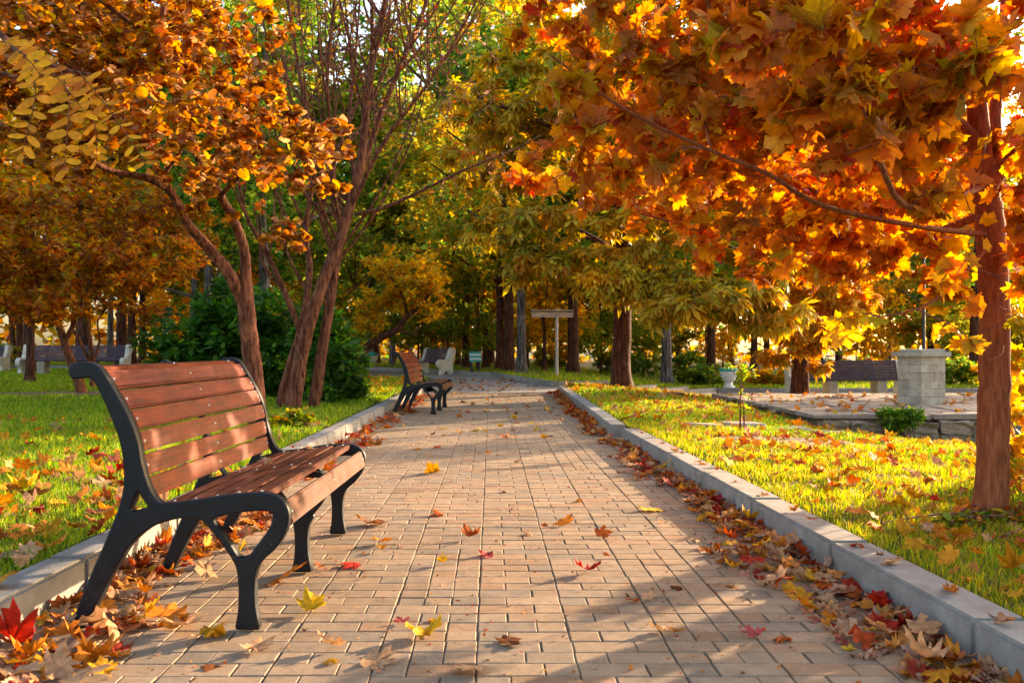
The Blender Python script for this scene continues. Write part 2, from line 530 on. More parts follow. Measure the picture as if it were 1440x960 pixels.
def grow(limbs, attr, rng, rmax=0.02, droop=0.06, rtip=0.0022):
    nodes, nr = [], []
    for P, rad, _, _ in limbs:
        h = len(P) // 4
        nodes += list(P[h:]); nr += list(rad[h:])
    n0 = len(nodes)
    cap = n0 + len(attr) * 3
    A = np.zeros((cap, 3)); Rr = np.zeros(cap)
    A[:n0] = nodes; Rr[:n0] = nr
    n = n0
    d0 = np.min(((attr[:, None, :] - A[None, :n0, :]) ** 2).sum(-1), axis=1)
    out = []
    for a in attr[np.argsort(d0)]:
        i = int(np.argmin(((A[:n] - a) ** 2).sum(1)))
        b = A[i]; L = np.linalg.norm(a - b)
        t = np.linspace(0, 1, 5)
        bend = rng.normal(size=3) * 0.10 * L + np.array([0, 0, droop * L])
        P = b + (a - b) * t[:, None] + bend * np.sin(math.pi * t)[:, None]
        r = min(Rr[i] * 0.75, max(rtip * 1.5, 0.011 * L), rmax)
        rad = r + (rtip - r) * t
        out.append([P, rad, 4 if r < 0.012 else 6, 0.0])
        for q in (2, 3, 4):
            A[n] = P[q]; Rr[n] = max(rad[q], rtip); n += 1
    return out

def leaf_set(twigs, per, size, rng, up=0.6, down=0.35, spread=1.1, var=0.25, t0=0.25):
    k = len(twigs) * per
    P = np.stack([t[0] for t in twigs])                    # (m,5,3)
    idx = np.repeat(np.arange(len(twigs)), per)
    t = t0 + (1.03 - t0) * rng.random(k)
    f = np.clip(t * 4, 0, 3.999); i = f.astype(int); w = (f - i)[:, None]
    pos = P[idx, i] * (1 - w) + P[idx, i + 1] * w
    ax = P[idx, 4] - P[idx, 0]; ax /= np.linalg.norm(ax, axis=1)[:, None] + 1e-9
    dirn = rng.normal(size=(k, 3)) + ax * 0.9; dirn[:, 2] -= down * 2
    dirn /= np.linalg.norm(dirn, axis=1)[:, None]
    sc = size * (1 + var * rng.normal(size=k)).clip(0.5, 1.6)
    pos = pos + dirn * (sc * spread * 0.45)[:, None] * rng.random((k, 1))
    nrm = rng.normal(size=(k, 3)); nrm[:, 2] = np.abs(nrm[:, 2]) + up * 1.6
    return pos, rot_from(nrm, dirn), sc

def clump_tint(pos, amt=0.25, s=1.6, seed=0.0):
    return np.array([1 + amt * noise.noise(Vector(p) * s + Vector((seed, 0, 0))) * 1.6 for p in pos])[:, None]

def split_big(pos, sc, n=300):
    """indices of the n leaves that show largest inside the frame"""
    Y = pos[:, 1]
    px = VX + pos[:, 0] / Y * F; py = VY - (pos[:, 2] - H) / Y * F
    ok = (Y > 0.5) & (px > 8) & (px < 1432) & (py > 8) & (py < 950)
    score = np.where(ok, sc / Y, 0)
    big = np.argsort(-score)[:n]
    return big[score[big] > 0]

def single_leaves(name, meshes, pos, R, sc, col, parent, inv=Vector((0, 0, 0))):
    for k in range(len(pos)):
        o = bpy.data.objects.new(name, meshes[k % len(meshes)])
        m = Matrix([list(R[k][i]) for i in range(3)]).to_4x4()
        o.matrix_local = Matrix.Translation(Vector(pos[k]) - inv) @ m @ Matrix.Scale(float(sc[k]), 4)
        o.color = (*[float(c) for c in col[k]], 1)
        o.parent = parent
        COL.objects.link(o)

def tmesh(name, t, mat):
    V, Fc = t
    # a short stalk
    n = len(V)
    st = np.array([(0.008, 0.06, 0.0), (-0.008, 0.06, 0.0), (-0.006, -0.5, -0.12), (0.006, -0.5, -0.12)])
    V2 = np.vstack([V, st])
    me = poly_mesh(name, V2, [Fc, np.array([(n, n + 1, n + 2, n + 3)])], mat, col=np.ones((len(V2), 3)))
    return me

def rel(P, base):
    return np.asarray(P, float) - np.array(tuple(base))

def build_tree(name, label, base, limbs, twigs, barkmat, leaves=None, tmpls=None, cols=None, leafmat=None, group=None, cat='tree', singles=0,
               single_meshes=None, crown_name='crown'):
    root = empty(name, base, label, cat, group)
    nb = np.array(tuple(base))
    main = [[P - nb, r, s, g] for P, r, s, g in limbs]
    tube_obj('trunk', main, barkmat, root)
    if twigs:
        tw = [[P - nb, r, s, g] for P, r, s, g in twigs]
        tag(tube_obj('twigs', tw, M['twig'], root), kind='stuff')
    if leaves is not None:
        pos, R, sc = leaves
        keep = np.ones(len(pos), bool)
        if singles:
            big = split_big(pos, sc, singles)
            single_leaves('leaf', single_meshes, pos[big] - nb, R[big], sc[big], cols[big], root)
            keep[big] = False
        me = multi_scatter(crown_name, tmpls, pos[keep] - nb, R[keep], sc[keep], cols[keep], leafmat)
        tag(link(crown_name, me, None, root), kind='stuff')
    return root

# ================================================================== SETTING
def strip_sheet(name, xs, y0f, y1f, zf, ny, mat, kind='structure', power=1.6, skirt=True):
    xs = np.asarray(xs, float)
    t = np.linspace(0, 1, ny) ** power
    X = np.repeat(xs, ny)
    Y0 = np.array([y0f(x) for x in xs]); Y1 = np.array([y1f(x) for x in xs])
    Y = (Y0[:, None] + (Y1 - Y0)[:, None] * t[None]).ravel()
    Z = zf(X, Y)
    V = np.column_stack([X, Y, Z])
    i = np.arange(len(xs) - 1)[:, None] * ny; j = np.arange(ny - 1)[None]
    q = np.stack([i + j, i + ny + j, i + ny + j + 1, i + j + 1], -1).reshape(-1, 4)
    me = poly_mesh(name, V, q, mat, smooth=True)
    return tag(link(name, me), kind=kind)

FARK = [(-70, 41), (-9, 41), (-5, 38), (-1.54, 32.4), (0.2, 28.6), (0.94, 23.9), (1.45, 21.2), (2.9, 21.9), (4.5, 24.2), (6.7, 26.6), (11.5, 26.6), (70, 26.6)]
NEARR = [(1.3, 18.4), (2.9, 19.9), (4.5, 21.4), (6.7, 24.2), (11.5, 24.2), (70, 24.2)]
def interp(pl, x):
    return float(np.interp(x, [p[0] for p in pl], [p[1] for p in pl]))
def left_far(x):
    return float(np.interp(x, [-70, -7.5, -6, -1.4], [35.0, 35.0, 24.2, 24.2]))

def kerbR(y):   # inner (path side) edge of the right kerb
    return 1.385 - 0.0165 * (y - 2) if y < 9.0 else 1.215 + 0.018 * (y - 9.0)
def kerbL(y):
    return -1.505 + 0.008 * (y - 2.5)

# ground to the horizon
bmg = bmesh.new(); bmesh.ops.create_grid(bmg, x_segments=8, y_segments=8, size=400)
for v in bmg.verts: v.co.z = -0.75
tag(link('ground', bm_mesh('ground', bmg, M['soil'])), kind='structure')
xsr = np.concatenate([[1.30], np.arange(1.5, 12, 0.25), np.arange(12, 71, 3)])
strip_sheet('lawn_right', xsr, lambda x: -4.0, lambda x: interp(NEARR, x), lambda x, y: 0.105 + dz(x, y) - 0.5 * (x < 1.31), 60, M['soil'])
strip_sheet('lawn_left', np.concatenate([np.arange(-70, -12, 3), np.arange(-12, -1.6, 0.4), [-1.56]]), lambda x: -4.0, left_far, lambda x, y: 0.105 + 0 * x, 40, M['soil'])
strip_sheet('lawn_far', np.concatenate([np.arange(-70, -10, 4), np.arange(-10, 12, 0.5), np.arange(12, 71, 4)]),
            lambda x: interp(FARK, x) + 0.08, lambda x: 150.0, lambda x, y: 0.105 + dz(x, y), 20, M['soil'])
strip_sheet('plaza_asphalt', np.concatenate([np.arange(-70, -10, 4), np.arange(-10, 12, 0.5), np.arange(12, 71, 4)]),
            lambda x: 18.2 if x > -1.5 else 22.0, lambda x: interp(FARK, x) + 0.3, lambda x, y: -0.006 + dz(x, y), 20, M['asphalt'], power=1)

def kerb_run(name, pts, width, top=0.13, depth=0.2, seg=1.0, zoff=lambda x, y: 0.0, parent=None, side=1):
    """stones follow a polyline; pts are the inner edge, the stone lies to the side"""
    root = parent or tag(bpy.data.objects.new(name, None), kind='structure')
    if parent is None: COL.objects.link(root)
    cache = {}
    for a, b in zip(pts[:-1], pts[1:]):
        a2, b2 = Vector((a[0], a[1], 0)), Vector((b[0], b[1], 0))
        d = b2 - a2; L = d.length; n = max(1, round(L / seg)); d.normalize()
        nrm = Vector((d.y, -d.x, 0)) * side
        for k in range(n):
            l = L / n
            c = a2 + d * (l * (k + .5)) + nrm * (width / 2)
            key = round(l, 3)
            if key not in cache:
                cache[key] = bm_mesh('kerb_stone', box_bm(width, l - 0.006, top + depth, 0.012, 2), M['kerb'])
            o = link('kerb_stone', cache[key], None, root)
            o.location = (c.x, c.y, (top - depth) / 2 + zoff(c.x, c.y) + random.uniform(-.003, .003))
            o.rotation_euler = (random.uniform(-.004, .004), random.uniform(-.006, .006), math.atan2(-d.x, d.y) + random.uniform(-.004, .004))
            g = random.uniform(0.88, 1.08); o.color = (g, g * .99, g * .97, 1)
    return root
kerb_run('kerb_left', [(kerbL(0.5), 0.5), (kerbL(9), 9), (kerbL(18.4), 18.4)], 0.15, side=-1)
kerb_run('kerb_right', [(kerbR(0.5), 0.5), (kerbR(8.75), 8.75)], 0.165)
kerb_run('kerb_right_far', [(kerbR(9.15), 9.15), (kerbR(18.4), 18.4)], 0.165)
ks = kerb_run('kerb_far', [p for p in FARK[:-1]] + [(30, 26.6)], 0.15, zoff=lambda x, y: dzf(x, y) - 0.0, side=-1, seg=1.5)
kerb_run('kerb_plaza_edge', [(-1.45, 24.2), (-6, 24.2), (-7.5, 35.0), (-30, 35.0)], 0.14, side=-1, seg=1.5, top=0.115)
kerb_run('kerb_lawn_edge', [(kerbR(18.4) , 18.42), (2.9, 19.9), (4.5, 21.4), (6.7, 24.2), (25, 24.2)], 0.14, zoff=dzf, side=1, seg=1.5, top=0.11)
# pale flush strip at the end of the paving
tag(link('path_end_strip', bm_mesh('path_end_strip', box_bm(2.66, 0.25, 0.2, 0.006, 1), M['kerb'])), kind='structure').location = (-0.04, 18.52, -0.094)

# ---- brick paved path: pavers in panels three thirds wide
path = tag(bpy.data.objects.new('brick_path', None), kind='structure'); COL.objects.link(path)
jb = link('joint_bed', bm_mesh('joint_bed', box_bm(3.0, 19.0, 0.05, 0, 1), M['joint']), None, path)
jb.location = (-0.06, 9.0, -0.0325); tag(jb, kind='stuff')
PW, PD, NP = 0.2895, 0.098, 10
PWI = PW - 0.0012
def paver_geo(w, d, gap=0.0017, bev=0.003):
    hx, hy = w / 2 - gap, d / 2 - gap
    r = [( -1, -1), (1, -1), (1, 1), (-1, 1)]
    V = [(x * (hx - bev), y * (hy - bev), 0) for x, y in r] + [(x * hx, y * hy, -0.003) for x, y in r] + [(x * hx, y * hy, -0.02) for x, y in r]
    Q = [(0, 1, 2, 3)]
    for a in (0, 4):
        for i in range(4):
            j = (i + 1) % 4
            Q.append((a + i, a + 4 + i, a + 4 + j, a + j))
    return np.array(V), np.array(Q)
geo = {1: paver_geo(PWI / 3, PD), 2: paver_geo(PWI * 2 / 3, PD), 3: paver_geo(PWI / 2, PD)}
gme = {k: poly_mesh('paver', V, Q, M['paver'], col=np.ones((len(V), 3)), smooth=False) for k, (V, Q) in geo.items()}
PAL = [((0.335, 0.232, 0.145), 4), ((0.315, 0.235, 0.16), 3), ((0.36, 0.255, 0.165), 3), ((0.26, 0.205, 0.15), 2), ((0.33, 0.20, 0.115), 1.2)]
singles = []
Vs, Qs, Cs, off = [], [], [], 0
r = random.Random(3)
ny = int(17.3 / PD)
for j in range(ny):
    y = 1.2 + (j + .5) * PD
    for p in range(NP):
        x0 = -1.49 + p * PW + 0.0015 + r.uniform(-.001,.001)
        mode = (j + (p * 7) % 3) % 2
        if p % 3 == 1 and (j // 14) % 3 == 1: lay = [1, 1, 1]
        else: lay = [2, 1] if mode else [1, 2]
        if r.random() < .05: lay = [3, 3]
        x = x0
        for kx in lay:
            w = {1: PWI / 3, 2: PWI * 2 / 3, 3: PWI / 2}[kx]
            cx = x + w / 2 + r.uniform(-.0022, .0022); x += w
            cy = y + r.uniform(-.0015, .0015) + 0.004 * math.sin(cx * 9 + j)
            cz = r.uniform(-.0012, .0007) - (.002 if r.random() < .04 else 0)
            tx, ty, tz = r.gauss(0, .003), r.gauss(0, .003), r.gauss(0, .005)
            c = palette(1, PAL, 0.07)[0]
            # inside the picture?
            pxx = VX + cx / cy * F; pyy = VY + H / cy * F
            if cy < 4.3 and -30 < pxx < 1470 and pyy < 975 and len(singles) < 300:
                singles.append((kx, cx, cy, cz, tx, ty, tz, c)); continue
            V0, Q0 = geo[kx]
            V = V0.copy()
            if r.random() < .5: V[:, 0] *= 1
            V[:, 2] += V0[:, 0] * -ty + V0[:, 1] * tx
            V[:, 0] += -V0[:, 1] * tz; V[:, 1] += V0[:, 0] * tz
            V += (cx, cy, cz)
            Vs.append(V); Qs.append(Q0 + off); off += len(V); Cs.append(np.repeat([c], len(V), 0))
tag(link('paving', poly_mesh('paving', np.concatenate(Vs), np.concatenate(Qs), M['paver'], col=np.concatenate(Cs), smooth=False), None, path), kind='stuff')
for kx, cx, cy, cz, tx, ty, tz, c in singles:
    o = bpy.data.objects.new('paver', gme[kx]); COL.objects.link(o); o.parent = path
    o.location = (cx, cy, cz); o.rotation_euler = (tx, ty, tz); o.color = (*[float(q) for q in c], 1)

# ---- rough stone platform and squat pillar right of the lawn
plat = empty('stone_platform', (8.0, 14.5, -0.3), 'low stone platform with rough rubble front and flagstone top under the pillar', 'platform')
pb = Vector((8.0, 14.5, -0.3))
core = link('core', bm_mesh('core', box_bm(7.0, 5.2, 0.42, 0.02, 1), M['rubble']), None, plat); core.location = Vector((8.0, 14.75, -0.26)) - pb
rr = random.Random(5)
x = 4.42
while x < 11.4:
    w = rr.uniform(.18, .5)
    for lvl in (-1, 0, 1):
        h = 0.16 + rr.uniform(-.02, .02)
        bmx = box_bm(w - .012, .24, h, 0, 1, jit=0.025)
        bmesh.ops.subdivide_edges(bmx, edges=bmx.edges[:], cuts=2, use_grid_fill=True)
        for v in bmx.verts: v.co += Vector((rr.uniform(-.014, .014), rr.uniform(-.03, .03), rr.uniform(-.012, .012)))
        o = link('stone', bm_mesh('stone', bmx, M['rubble']), None, plat)
        o.location = Vector((x + w / 2 + rr.uniform(-.02, .02) , 12.08 - (x - 4.4) * .06 + rr.uniform(-.02, .02), -0.315 + lvl * .17 + rr.uniform(-.015, .02))) - pb
        g = rr.uniform(.75, 1.25); o.color = (g, g * rr.uniform(.93, 1.02), g * rr.uniform(.85, 1.0), 1)
    x += w
y = 12.2
while y < 17.2:
    d = rr.uniform(.45, .8); x = 4.4 + rr.uniform(-.15, .05)
    while x < 11.3:
        w = rr.uniform(.5, 1.0)
        o = link('flagstone', bm_mesh('flagstone', box_bm(w - .015, d - .015, .06, .012, 1, jit=.018), M['flag']), None, plat)
        o.location = Vector((x + w / 2, y + d / 2 - .12 - (x - 4.4) * .06 * (y < 12.5), -0.012 + rr.uniform(-.006, .006))) - pb
        g = rr.uniform(.8, 1.15); o.color = (g, g, g, 1); x += w
    y += d
pil = empty('stone_pillar', (6.85, 14.3, 0.02), 'squat pillar of pale limestone blocks with overhanging cap slab on the stone platform', 'pillar', rz=math.radians(20))
pil.scale = (.79, .79, 1)
zc = 0.0
for lvl in range(6):
    h = 0.125
    n = 2 if lvl % 2 else 3
    cuts = sorted([0] + [(k + 1) / n + rr.uniform(-.05, .05) for k in range(n - 1)] + [1])
    for a, b in zip(cuts[:-1], cuts[1:]):
        for fb in (-1, 1):
            w = (b - a) * .62
            o = link('block', bm_mesh('block', box_bm(w - .0025, .3075, h - .0025, .005, 1, jit=.003), M['limestone']), None, pil)
            o.location = (-.31 + (a + b) / 2 * .62, fb * .155 + rr.uniform(-.004, .004), zc + h / 2)
            g = rr.uniform(.82, 1.12); o.color = (g, g * .98, g * .95, 1)
    zc += h
cap = link('cap_slab', bm_mesh('cap_slab', box_bm(.78, .78, .075, .014, 2, jit=.008), M['limestone']), None, pil); cap.location = (0, 0, zc + .038)
cap2 = link('plinth_stone', bm_mesh('plinth_stone', box_bm(.60, .60, .045, .012, 1, jit=.005), M['limestone']), None, pil); cap2.location = (.03, 0, zc + .098)

# pale flat stepping slabs sunk in the right lawn
slabs = [G(985, 612, .0), G(1045, 612, -.02), G(1105, 615, -.03), G(1160, 618, -.05)]
for i, s in enumerate(slabs):
    x, y = s.x, s.y
    lab = ['pale flat stone slab in the right lawn, nearest the kerb', 'pale flat stone slab in the lawn just left of the sapling',
           'pale flat stone slab in the lawn just right of the sapling', 'pale flat stone slab in the lawn, farthest toward the rubble platform'][i]
    o = link('stone_slab', bm_mesh('stone_slab', box_bm(.42, .3, .10, .02, 1, jit=.02), M['flag']))
    tag(o, lab, 'stone slab', 'flat slabs sunk in the right lawn'); o.location = (x, y, 0.095 + dzf(x, y)); o.rotation_euler = (0, 0, rr.uniform(-.2, .2)); o.color = (1.3, 1.3, 1.3, 1)
def patch(name, cx, cy, rx, ry, mat, lift=0.012):
    n = 28
    V = [(cx, cy, 0.105 + dzf(cx, cy) + lift)]
    for k in range(n):
        a = k * 6.283 / n; q = 1 + .25 * noise.noise(Vector((math.cos(a) * 1.7 + cx, math.sin(a) * 1.7, cy)))
        x, y = cx + rx * q * math.cos(a), cy + ry * q * math.sin(a)
        V.append((x, y, 0.105 + dzf(x, y) + lift * .4))
    Fc = np.array([(0, 1 + k, 1 + (k + 1) % n) for k in range(n)])
    return tag(link(name, poly_mesh(name, np.array(V), Fc, mat)), kind='structure')
patch('bare_earth_patch', 2.75, 7.9, 0.85, 0.45, M['bare'])
patch('bare_earth_ring', -7.2, 15.6, 1.5, 1.0, M['bare'], .03)
cv = link('access_cover', bm_mesh('access_cover', box_bm(.95, .6, .12, .015, 1), M['dark_cover']))
cv.location = (3.15, 17.0, 0.10 + dzf(3.15, 17)); tag(cv, 'dark rectangular access cover set in the leaf-strewn lawn', 'cover')

# ================================================================== BENCHES
K = 2.86 / F
def cpt(cx, cy):      # point read off the near end frame -> (x, z)
    return ((cx / 2 - VX) * K + 1.0, H - ((440 + cy / 2) - VY) * K)
OUT = [(205, 152), (222, 139), (262, 139), (290, 152), (316, 188), (345, 237), (372, 285), (392, 332), (404, 372), (410, 412), (422, 458), (438, 500), (462, 533),
       (500, 534), (570, 525), (650, 512), (720, 506), (772, 507), (808, 522), (829, 552), (829, 592), (812, 634), (782, 672), (756, 694), (740, 722),
       (734, 765), (736, 825), (743, 895), (681, 895), (685, 840), (687, 780), (682, 725), (670, 694), (645, 657), (618, 622), (588, 588), (562, 577),
       (505, 581), (445, 601), (402, 632), (372, 665), (350, 702), (325, 742), (300, 792), (272, 845), (250, 888), (205, 905),
       (222, 850), (245, 790), (275, 718), (305, 650), (330, 590), (347, 545), (358, 500), (361, 450), (357, 400), (346, 352), (330, 308), (310, 260),
       (290, 218), (275, 192), (262, 183), (240, 184), (216, 186), (205, 172)]
HOLE1 = [(401, 500), (414, 522), (429, 545), (405, 554), (381, 558), (390, 530)]
HOLE2 = [(622, 576), (665, 566), (715, 558), (760, 556), (780, 562), (783, 580), (770, 610), (742, 648), (716, 680), (690, 687), (672, 662), (645, 624), (620, 590)]
def frame_mesh(name, thick, inset=0.0):
    cu = bpy.data.curves.new(name, 'CURVE')
    cu.dimensions = '2D'; cu.fill_mode = 'BOTH'; cu.extrude = thick / 2 - 0.006; cu.bevel_depth = 0.006; cu.bevel_resolution = 1
    cu.offset = -0.006
    for loop, hole in ((OUT, 0), (HOLE1, 1), (HOLE2, 1)):
        pts = []
        for i, (cx, cy) in enumerate(loop):
            x, z = cpt(cx, cy)
            if inset and not hole and 2 <= i <= 11: x -= inset; z -= inset * .2
            if inset and not hole and 12 <= i <= 17: z -= inset
            if inset and not hole and 18 <= i <= 22: x -= inset * .9; z -= inset * .4
            pts.append((x, z, 0))
        sm = catmull(pts, 3, True)
        sp = cu.splines.new('POLY'); sp.points.add(len(sm) - 1)
        for q, v in zip(sp.points, sm): q.co = (v.x, max(v.y, 0.006), 0, 1)
        sp.use_cyclic_u = True
    tmp = bpy.data.objects.new('tmp', cu); COL.objects.link(tmp)
    dg = bpy.context.evaluated_depsgraph_get(); dg.update()
    me = bpy.data.meshes.new_from_object(tmp.evaluated_get(dg))
    bpy.data.objects.remove(tmp); bpy.data.curves.remove(cu)
    me.transform(Matrix.Rotation(math.pi / 2, 4, 'X'))
    me.materials.clear(); me.materials.append(M['iron'])
    me.name = name
    return me
def screw_mesh(spots, nrm):
    bm = bmesh.new()
    q = Vector((0, 0, 1)).rotation_difference(nrm).to_matrix().to_4x4()
    for s in spots:
        bmesh.ops.create_cone(bm, cap_ends=True, segments=10, radius1=0.0062, radius2=0.0035, depth=0.004, matrix=Matrix.Translation(s) @ q)
    return bm_mesh('screws', bm, M['screw'])

YN = 0.7375
def make_bench(label):
    root = empty('park_bench', (-1.0, 3.62, 0), label, 'bench', 'iron and wood benches along the path')
    fm = frame_mesh('frame', 0.045); fmid = frame_mesh('middle_frame', 0.045, 0.034)
    for y, me in ((-YN, fm), (0, fmid), (YN, fm)):
        o = link('frame', me, None, root); o.location = (0, y, 0)
    # back slats: centre on the front edge of the back post
    px = [(158.6, 530.7), (177, 559.5), (192.6, 588.7), (202.7, 621.3), (205.8, 656.5), (201.5 + 12, 689.3)]
    cs = [Vector(((a - VX) * K + 1.0, 0, H - (b - VY) * K)) for a, b in px]
    cs[4].x += .006; cs[3].x += 0.003
    tg = []
    for i in range(6):
        a = cs[max(i - 1, 0)]; b = cs[min(i + 1, 5)]
        tg.append((a - b).normalized())
    tg[0] = (cs[0] - cs[1]).normalized(); tg[5] = Vector((-.16, 0, .98)).normalized()
    L = 2 * YN - .047
    T = 0.024
    def slat(nm, c, up, w, mat, spots=True):
        # up = direction across the slat; normal = up x Y (towards the sitter)
        n = up.cross(Vector((0, 1, 0))).normalized()
        if nm == 'seat_slat' and n.z < 0: n = -n
        if nm == 'back_slat' and n.x < 0: n = -n
        bm = box_bm(w, L, T, 0.005, 2)
        rot = Matrix((up, Vector((0, 1, 0)), up.cross(Vector((0, 1, 0))))).transposed()
        me = bm_mesh(nm, bm, mat)
        o = link(nm, me, None, root)
        o.matrix_local = Matrix.Translation(c - n * (T / 2 + (.011 if nm == 'back_slat' else -.001))) @ rot.to_4x4()
        z = rot.transposed() @ n * (T / 2 + .0012)
        sm_ = screw_mesh([Vector((0, 0, 0))], z.normalized()); sm_.name = 'screw'
        for y in (-L / 2 + .02, 0, L / 2 - .02):
            s = link('screw', sm_, None, o); s.location = Vector((0, y, 0)) + z
        return o
    for c, up in zip(cs, tg): slat('back_slat', c, up, 0.066, M['wood'])
    x, z = (125 - VX) * K + 1.0, H - (511.2 - VY) * K
    slat('back_slat', Vector((x, 0, z)), Vector((-.995, 0, .09)).normalized(), 0.06, M['wood'])
    # seat slats follow the top of the seat rail
    seat = [(486, 536), (548, 529), (610, 520), (672, 511), (738, 507)]
    for i, (a, b) in enumerate(seat):
        x, z = cpt(a, b)
        a2 = seat[max(i - 1, 0)]; b2 = seat[min(i + 1, 4)]
        p, q = cpt(*a2), cpt(*b2)
        up = Vector((q[0] - p[0], 0, q[1] - p[1])).normalized()
        slat('seat_slat', Vector((x, 0, z - .003)), up, 0.064, M['wood_seat'])
    x, z = cpt(823, 566)
    slat('seat_slat', Vector((x, 0, z)), Vector((-.30, 0, .954)).normalized(), 0.076, M['wood_seat']).name = 'front_slat'
    return root
def copy_tree(o, parent=None):
    c = o.copy(); COL.objects.link(c); c.parent = parent
    for ch in list(o.children): copy_tree(ch, c)
    return c
bench = make_bench('red-brown slatted bench with black iron frames, large and near on the left')
bench.rotation_euler = (0, 0, math.radians(-1.4))
bench2 = copy_tree(bench)
bench2.location = (-0.985, 13.0, 0); bench2.rotation_euler = (0, 0, math.radians(-3))
bench2['label'] = 'smaller slatted bench with black iron frames farther along the left kerb'

# white scroll-sided concrete benches with dark slats
PROF = [(0, 0), (0, .30), (-.02, .5), (-.05, .62), (-.12, .70), (-.15, .80), (-.08, .90), (.05, .925), (.13, .86), (.15, .76), (.20, .63), (.25, .53),
        (.36, .50), (.5, .52), (.62, .47), (.67, .37), (.62, .27), (.53, .21), (.50, .1), (.56, 0), (.42, 0), (.34, .10), (.22, .12), (.13, 0)]
def concrete_bench(label, loc, rz, length, supports, cutout=True):
    root = empty('concrete_bench', loc, label, 'bench', 'concrete and dark slat benches beyond the path', rz)
    sm = catmull([(a, b, 0) for a, b in PROF], 3, True)
    bm = bmesh.new()
    # (profile u -> -Y, z) extruded along X
    vs = [bm.verts.new((-.06, -p.x, p.y)) for p in sm]
    f = bm.faces.new(vs)
    r = bmesh.ops.extrude_face_region(bm, geom=[f])
    bmesh.ops.translate(bm, verts=[v for v in r['geom'] if isinstance(v, bmesh.types.BMVert)], vec=(.12, 0, 0))
    bmesh.ops.recalc_face_normals(bm, faces=bm.faces[:])
    me = bm_mesh('side', bm, M['white_conc'])
    for s in (-1, 1):
        o = link('side', me, None, root); o.location = (s * length / 2, 0, 0)
    bl = length - .12
    for k in range(7):
        t = k / 6
        o = link('back_slat', bm_mesh('back_slat', box_bm(bl, .025, .058, .004, 1), M['purple_wood']), None, root)
        o.location = (0, -.20 + .13 * t, .47 + .40 * t); o.rotation_euler = (-.3, 0, 0)
    for k in range(5):
        o = link('seat_slat', bm_mesh('seat_slat', box_bm(bl, .07, .025, .004, 1), M['purple_wood']), None, root)
        o.location = (0, -.58 + k * .085, .44 - .005 * k)
    for sx in supports:
        o = link('support', bm_mesh('support', box_bm(.24, .40, .42, .02, 1), M['limestone']), None, root); o.location = (sx, -.38, .21)
        o = link('back_post', bm_mesh('back_post', box_bm(.05, .04, .62, .005, 1), M['purple_wood']), None, root); o.location = (sx, -.10, .62); o.rotation_euler = (-.3, 0, 0)
    return root
concrete_bench('short white scroll-sided bench with dark slats at the end of the path', (-1.82, 32.0, 0.0), math.radians(-48), 1.35, [])
concrete_bench('long dark-slatted bench with stone supports behind the right stone platform', (8.75, 22.4, 0.105 + dzf(8.7, 22.4)), math.radians(2), 2.75, [-.45, .75])
concrete_bench('long dark-slatted bench with a white concrete end at far left', (-12.85, 28.0, 0.1), math.radians(3), 3.1, [-.9, .6])
concrete_bench('dark-slatted bench half cut off by the left edge of the picture', (-18.6, 31.5, 0.1), math.radians(0), 3.4, [-.9, .9])

# ---- lathe urns and bin
def lathe(name, prof, mat, parent, seg=24):
    bm = bmesh.new()
    rings = [[bm.verts.new((r * math.cos(a * 6.28318 / seg), r * math.sin(a * 6.28318 / seg), z)) for a in range(seg)] for r, z in prof]
    for A, B in zip(rings[:-1], rings[1:]):
        for i in range(seg): bm.faces.new((A[i], A[(i + 1) % seg], B[(i + 1) % seg], B[i]))
    bm.faces.new(rings[0][::-1]); bm.faces.new(rings[-1])
    return link(name, bm_mesh(name, bm, mat, True), None, parent)
def urn(label, loc, s=1.0, green=False):
    u = empty('white_urn', loc, label, 'urn', 'white urns with teal rims')
    lathe('pedestal', [(.21 * s, 0), (.21 * s, .06 * s), (.13 * s, .10 * s), (.12 * s, .2 * s)], M['white'], u)
    lathe('bowl', [(.13 * s, .2 * s), (.20 * s, .27 * s), (.26 * s, .42 * s), (.27 * s, .5 * s), (.28 * s, .56 * s), (.24 * s, .562 * s), (.22 * s, .5 * s)], M['white'], u)
    lathe('rim', [(.285 * s, .555 * s), (.30 * s, .57 * s), (.30 * s, .64 * s), (.27 * s, .655 * s), (.23 * s, .6 * s)], M['teal'], u)
    lathe('lid', [(.27 * s, .62 * s), (.25 * s, .67 * s), (.12 * s, .70 * s), (.01, .71 * s)], M['green'] if green else M['teal'], u)
    return u
urn('white urn with teal rim on the far side of the left lawn', (-5.3, 39.9, 0.0), 1.05)
urn('white urn with green and teal top beside the right-hand road', (7.15, 27.0, 0.11 + dzf(7.1, 27)), .92, True)
b = empty('striped_bin', (-.52, 30.5 , 0.11), 'teal and white striped litter bin on dark legs beyond the curved kerb', 'litter bin')
for k in range(5):
    o = link('band', bm_mesh('band', box_bm(.40 - .01 * (k % 2) , .40 - .01 * (k % 2), .068, .006, 1), M['teal'] if k % 2 == 0 else M['white']), None, b); o.location = (0, 0, .38 + .068 * k)
for sx in (-1, 1):
    for sy in (-1, 1):
        o = link('leg', bm_mesh('leg', box_bm(.07, .07, .36, .006, 1), M['blackpole']), None, b); o.location = (sx * .13, sy * .13, .17); o.rotation_euler = (0, sx * .1, 0)

